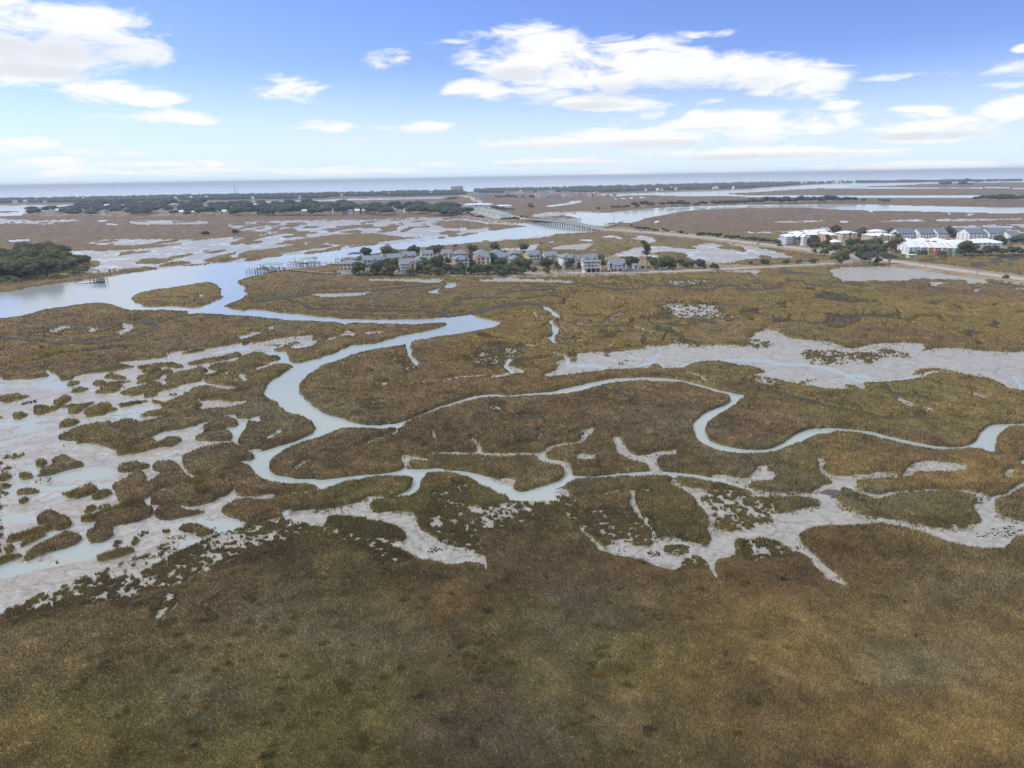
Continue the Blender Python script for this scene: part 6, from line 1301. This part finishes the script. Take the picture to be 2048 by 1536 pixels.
def car(label, p, rz, col, group=None, z=GZ+.35, suv=False):
    o = thing('parked_car', label, 'car', (p[0], p[1], z), rz, group); h = .25 if suv else 0
    MB().prism([(-2.3, .35), (2.3, .35), (2.3, .8), (1.2, .98), (.6, 1.0), (-2.0, 1.0), (-2.3, .85)], -.9, .9).part('body', CARC[col], o)
    MB().prism([(-1.9, 1.0), (1.15, 1.0), (.5, 1.48+h), (-1.5, 1.5+h)], -.78, .78).part('cabin', GLASS, o)
    MB().box(-1.45, .45, -.72, .72, 1.5+h, 1.56+h).part('roof', CARC[col], o)
    for sx in (-1.4, 1.4):
        for sy in (-.86, .66): MB().tube((sx, sy, .34), (sx, sy+.2, .34), .34, .34, 10).part('wheel', RUB, o)
    return o
car('white car parked on the road before the village oaks', at(1047, 544.5, GZ), .1, 'white', z=1.16); car('pale blue car on the roadside by the grove east of the white shed', at(1325, 541.5, GZ), .15, 'blue', z=1.16)
car('dark car parked beside the white car before the village oaks', at(1037, 543, GZ), .2, 'dark'); car('silver car in the drive of the tall dormered house', at(1168, 540, GZ), 1.3, 'silver'); car('white car parked under the twin-gabled peach house', at(1035, 541, GZ), .9, 'white')
car('silver car beside the white shed', at(1297, 538, GZ), .4, 'silver', suv=True)
for i, (x, y, c) in enumerate(((1316, 463.4, 'silver'), (1322, 464, 'white'), (1328, 464.4, 'silver'), (1334, 465.0, 'dark'), (1345, 466, 'white'), (1351, 466.8, 'silver'))):
    car(['silver', 'white', 'silver', 'dark', 'white', 'silver'][i]+' car parked beside the causeway trees, '+ordn(i)+' from the left', at(x, y-1.5, GZ), .9, c, 'cars parked beside the causeway trees', z=1.0)
for i, (x, y) in enumerate(((1218, 449), (1223, 448), (1228, 447.4), (1240, 446), (1246, 445.6))): car(['red', 'silver', 'blue', 'dark', 'white'][i]+' car parked at the boat landing by the tall mast', at(x, y, GZ), .5, ['red', 'silver', 'blue', 'dark', 'white'][i], 'cars at the boat landing', z=.9)
for i, (x, y, c) in enumerate(((1605, 487.5, 'dark'), (1609, 488.6, 'white'), (1613, 489.5, 'blue'), (1617, 490.5, 'silver'))): car(c+' car parked in front of the ochre townhouse', at(x, y, GZ), .3, c, 'cars by the ochre townhouse', z=1.0)
car('silver car driving on the causeway halfway to the bridge', at(1282, 462.6, 1.3), -.6+PI, 'silver', z=1.31); car('dark car driving on the causeway near the white-roofed houses', at(1560, 492.5, 1.3), -.6, 'dark', z=1.31)
bn = 0
for i in range(12):
    t = i/11; x = 912+t*80+random.uniform(-1, 1); y = 431+t*13.5+random.uniform(-.6, .6)
    boat('moored boat in the basin below the condominiums, '+ordn(i)+' from the left', at(x, y, .2), random.uniform(.2, 1.2), random.uniform(8, 11), 'boats in the basin', top=i % 2 == 0)
for i, (x, y) in enumerate(((1086, 436.5), (1092, 435), (1098, 437), (1108, 438), (1120, 438.5), (1130, 437))):
    boat('boat at the landing behind the bridge, '+ordn(i)+' from the left', at(x, y, .2), random.uniform(-.3, .6), 11, 'boats at the landing behind the bridge')
dock('low landing dock behind the far end of the bridge', [(1130, 442), (1142, 439.6), (1158, 438)], [(1152, 437.6, 14, 9)], [], 1.6, 3)
dock('grey jetty with piles beside the tall mast at the near bridge end', [(1210, 454.5), (1222, 451.5), (1230, 449)], [(1222, 449, 16, 8)], [], 1.8, 3)
def pole(label, x, yb, yt, z=.6, arm=True, r=.14, group='utility poles', name='utility_pole', m=None):
    p = at(x, yb, z); lo, hi = 3, 60
    for _ in range(30):
        H = (lo+hi)/2; _, yy = project(np.float64(p[0]), np.float64(p[1]), z+H)
        if yy < yt: hi = H
        else: lo = H
    o = thing(name, label, name.replace('_', ' '), (p[0], p[1], z-.2), random.uniform(-.3, .3), group)
    MB().tube((0, 0, 0), (0, 0, H), r, r*.65, 8).part('pole', m or pm('pole_wood', '#8f877c', .9), o)
    if arm: MB().box(-1.2, 1.2, -.07, .07, H-.9, H-.72).part('crossarm', pm('pole_wood', '#8f877c', .9), o)
    return o
PO = [(1388, 538, 525.5), (1408, 537.5, 525), (1427, 534, 521), (1597, 533, 515), (1619, 497, 478), (1787, 507.5, 492), (1705, 520, 508), (1850, 536, 523), (1952, 553, 533), (2012, 543, 518), (1300, 461, 444.5), (1056, 436.5, 424), (1117, 437, 425), (1127, 437, 425), (1540, 492, 484), (1678, 505, 497), (1245, 452, 438), (1178, 545, 531)]
PO.sort()
for i, (x, yb, yt) in enumerate(PO): pole('grey wooden pole rising beside the roads, '+ordn(i)+' from the left', x, yb, yt, r=.17)
pole('tall thin radio mast at the boat landing by the near bridge end', 1228, 454, 424, 1.0, False, .25, None, 'radio_mast', METAL)
pole('tall thin mast rising over the boats behind the bridge', 1090.5, 437, 415.5, 1.0, False, .22, None, 'radio_mast', METAL)
for i, (x, y) in enumerate(((1688, 526.2), (1694, 525.8), (1701.5, 525.4))):
    o = thing('utility_box', 'white utility box on the verge by the road junction, '+ordn(i)+' of three', 'utility box', tuple(at(x, y+1, 1.0)), .1, 'white boxes by the road junction')
    MB().box(-.9, .9, -.6, .6, 0, 1.5).part('cabinet', WHITE, o); MB().box(-1.0, 1.0, -.7, .7, 1.5, 1.62).part('lid', TRIM, o)
o = thing('shelter', 'pale green boxy shelter by the causeway bend', 'shelter', tuple(at(1821.5, 516.5, GZ)), .05)
MB().box(-2.6, 2.6, -1.6, 1.6, 0, 2.6).part('wall', pm('mint_panel', '#a8c9c2', .6), o); MB().box(-2.9, 2.9, -1.9, 1.9, 2.6, 2.8).part('roof', ROOFW, o); window(o, 0, -1.6, 1.0, 2.2, .9)
# lattice tower and water tower on the far shore
p = P('T6', 260, 205); r = rng_of(p); H = 51
o = thing('lattice_tower', 'tall thin lattice radio tower on the far shore', 'radio tower', (p[0], p[1], .5), .3)
m = MB()
for sx in (-1, 1):
    for sy in (-1, 1): m.tube((sx*2.6, sy*2.6, 0), (sx*1.1, sy*1.1, H), .45, .35, 5)
for k in range(13):
    z = k*H/13; z2 = (k+1)*H/13; s0 = 2.6-1.5*z/H; s1 = 2.6-1.5*z2/H
    for a, b_ in (((-1, -1), (1, -1)), ((1, -1), (1, 1)), ((1, 1), (-1, 1)), ((-1, 1), (-1, -1))): m.tube((a[0]*s0, a[1]*s0, z), (b_[0]*s1, b_[1]*s1, z2), .2, .2, 4)
m.part('mast', pm('grey_steel', '#6c7086', .6), o); MB().box(-2.6, 2.6, -2.6, 2.6, H-9, H-7).box(-2.2, 2.2, -2.2, 2.2, H-1.5, H).part('antenna', pm('grey_steel', '#6c7086', .6), o)
p = P('T6', 290, 205); o = thing('water_tower', 'white ball-shaped water tower beside the lattice tower', 'water tower', (p[0], p[1], .5))
vs, fs = ICO1; me = make_mesh('tank', vs*np.array([6.5, 6.5, 5.6])+np.array([0, 0, 38]), fs, smooth=True); link('tank', me, WHITE, parent=o); MB().tube((0, 0, 0), (0, 0, 33.5), 2.0, 1.5, 10).part('column', WHITE, o)
# ------------------------------------------------------------------ oyster clumps and dead reed wrack in the marsh
def scatter(zone, s, n, size, name, label, cat, m, flat=.5, stick=False):
    rs2 = np.random.default_rng(n+len(name)); pts = cv(zone, s); sl = fillmask(pts); ys, xs, mm = sl; yy, xx = np.nonzero(mm)
    V = []; Fc = []; k = 0
    for i in rs2.integers(0, len(yy), n):
        p = at(OX+xs.start+xx[i]+rs2.random(), OY+ys.start+yy[i]+rs2.random(), .12)
        vs, fs = ICO0; sz = size*rs2.uniform(.4, 1.3); v = vs*(1+rs2.normal(0, .25, (len(vs), 1)))*np.array([sz, sz*.8, sz*flat])+p
        V.append(v); Fc.append(fs+k); k += len(v)
    return np.concatenate(V), np.concatenate(Fc)
OY_ = [('G', '1150 950 1250 950 1280 1000 1200 1010 1140 980', 70), ('G', '1290 910 1400 900 1490 920 1480 990 1340 1000 1290 960', 110), ('E', '1300 840 1460 820 1450 870 1330 860', 40), ('E', '1030 1030 1150 990 1290 980 1250 1010 1100 1035', 70), ('F', '960 630 1030 625 1030 660 970 655', 40), ('F', '1400 930 1500 925 1460 980 1410 970', 30), ('F', '1240 930 1600 930 1560 970 1300 960', 14), ('H', '1690 770 1950 700 2048 740 1980 800 1700 820', 110), ('H', '1640 500 1740 510 1740 560 1660 550', 110), ('G', '480 590 550 590 550 640 490 630', 50), ('G', '440 520 500 525 490 545 445 540', 30), ('G', '540 690 640 690 650 780 600 740', 50), ('H', '1870 350 2010 370 1990 400 1900 380', 80), ('H', '950 690 1000 690 980 720 940 712', 14), ('H', '340 870 370 875 360 890 340 885', 8), ('E', '1560 820 1700 760 1690 800 1600 860', 60), ('A', '150 1050 290 1020 280 1045 160 1065', 60), ('G', '900 930 1000 930 980 1000 930 990', 14), ('G', '0 490 50 500 40 560 0 560', 40), ('G', '60 550 110 550 100 600 70 600', 20)]
for i, (z, s, n) in enumerate(OY_):
    v, f = scatter(z, s, int(n*.8), .15 if z != 'A' else .3, 'oyster', '', '', None)
    me = make_mesh('oyster_bed', v, f); link('oyster_bed', me, pm('dark_oyster_shell', '#4a3a34', .9, .3, 4), 'dark clumps of oysters on the pale mud, '+ordn(i)+' bed', 'oyster bed', 'stuff')
WR = [('G', '870 1190 900 1215 940 1235 990 1265 1050 1285', 200), ('H', '0 1290 80 1280 130 1250 190 1270 280 1265 370 1215', 260), ('H', '930 1040 1010 1010 1100 1055 1190 1080', 110), ('G', '1440 1130 1480 1145', 50), ('G', '1870 1310 1960 1340 2048 1355', 120), ('G', '1820 1270 1880 1255', 60), ('G', '1490 1250 1560 1270 1580 1320', 50), ('E', '1150 1500 1250 1450 1400 1380', 60)]
m_straw = pm('dead_reed_straw', (.52, .40, .26), .9, .25, 3)
for i, (z, s, n) in enumerate(WR):
    pl = smooth_poly(cv(z, s), False); rs2 = np.random.default_rng(i); co = []
    for _ in range(int(n*1.2)):
        t = rs2.random()*(len(pl)-1)
        if math.sin(t*1.9+i)+math.sin(t*4.3) < -.35: continue; k = int(t); u_ = t-k; x = pl[k][0]*(1-u_)+pl[k+1][0]*u_+rs2.normal(0, 1.2); y = pl[k][1]*(1-u_)+pl[k+1][1]*u_+rs2.normal(0, .45)
        p = at(x, y, .80)+np.array([0, 0, rs2.uniform(0, .12)]); a = rs2.random()*PI; d = np.array([math.cos(a), math.sin(a), rs2.normal(0, .15)])*rs2.uniform(.15, .42); nn_ = np.array([-d[1], d[0], .02]); nn_ = nn_/np.linalg.norm(nn_)*.035
        co += [p-d-nn_, p-d+nn_, p+d]
    me = make_mesh('dead_reed_wrack', np.array(co), np.arange(len(co)).reshape(-1, 3)); link('dead_reed_wrack', me, m_straw, 'pale line of dead reeds lying on the marsh grass, '+ordn(i)+' line', 'dead reeds', 'stuff')
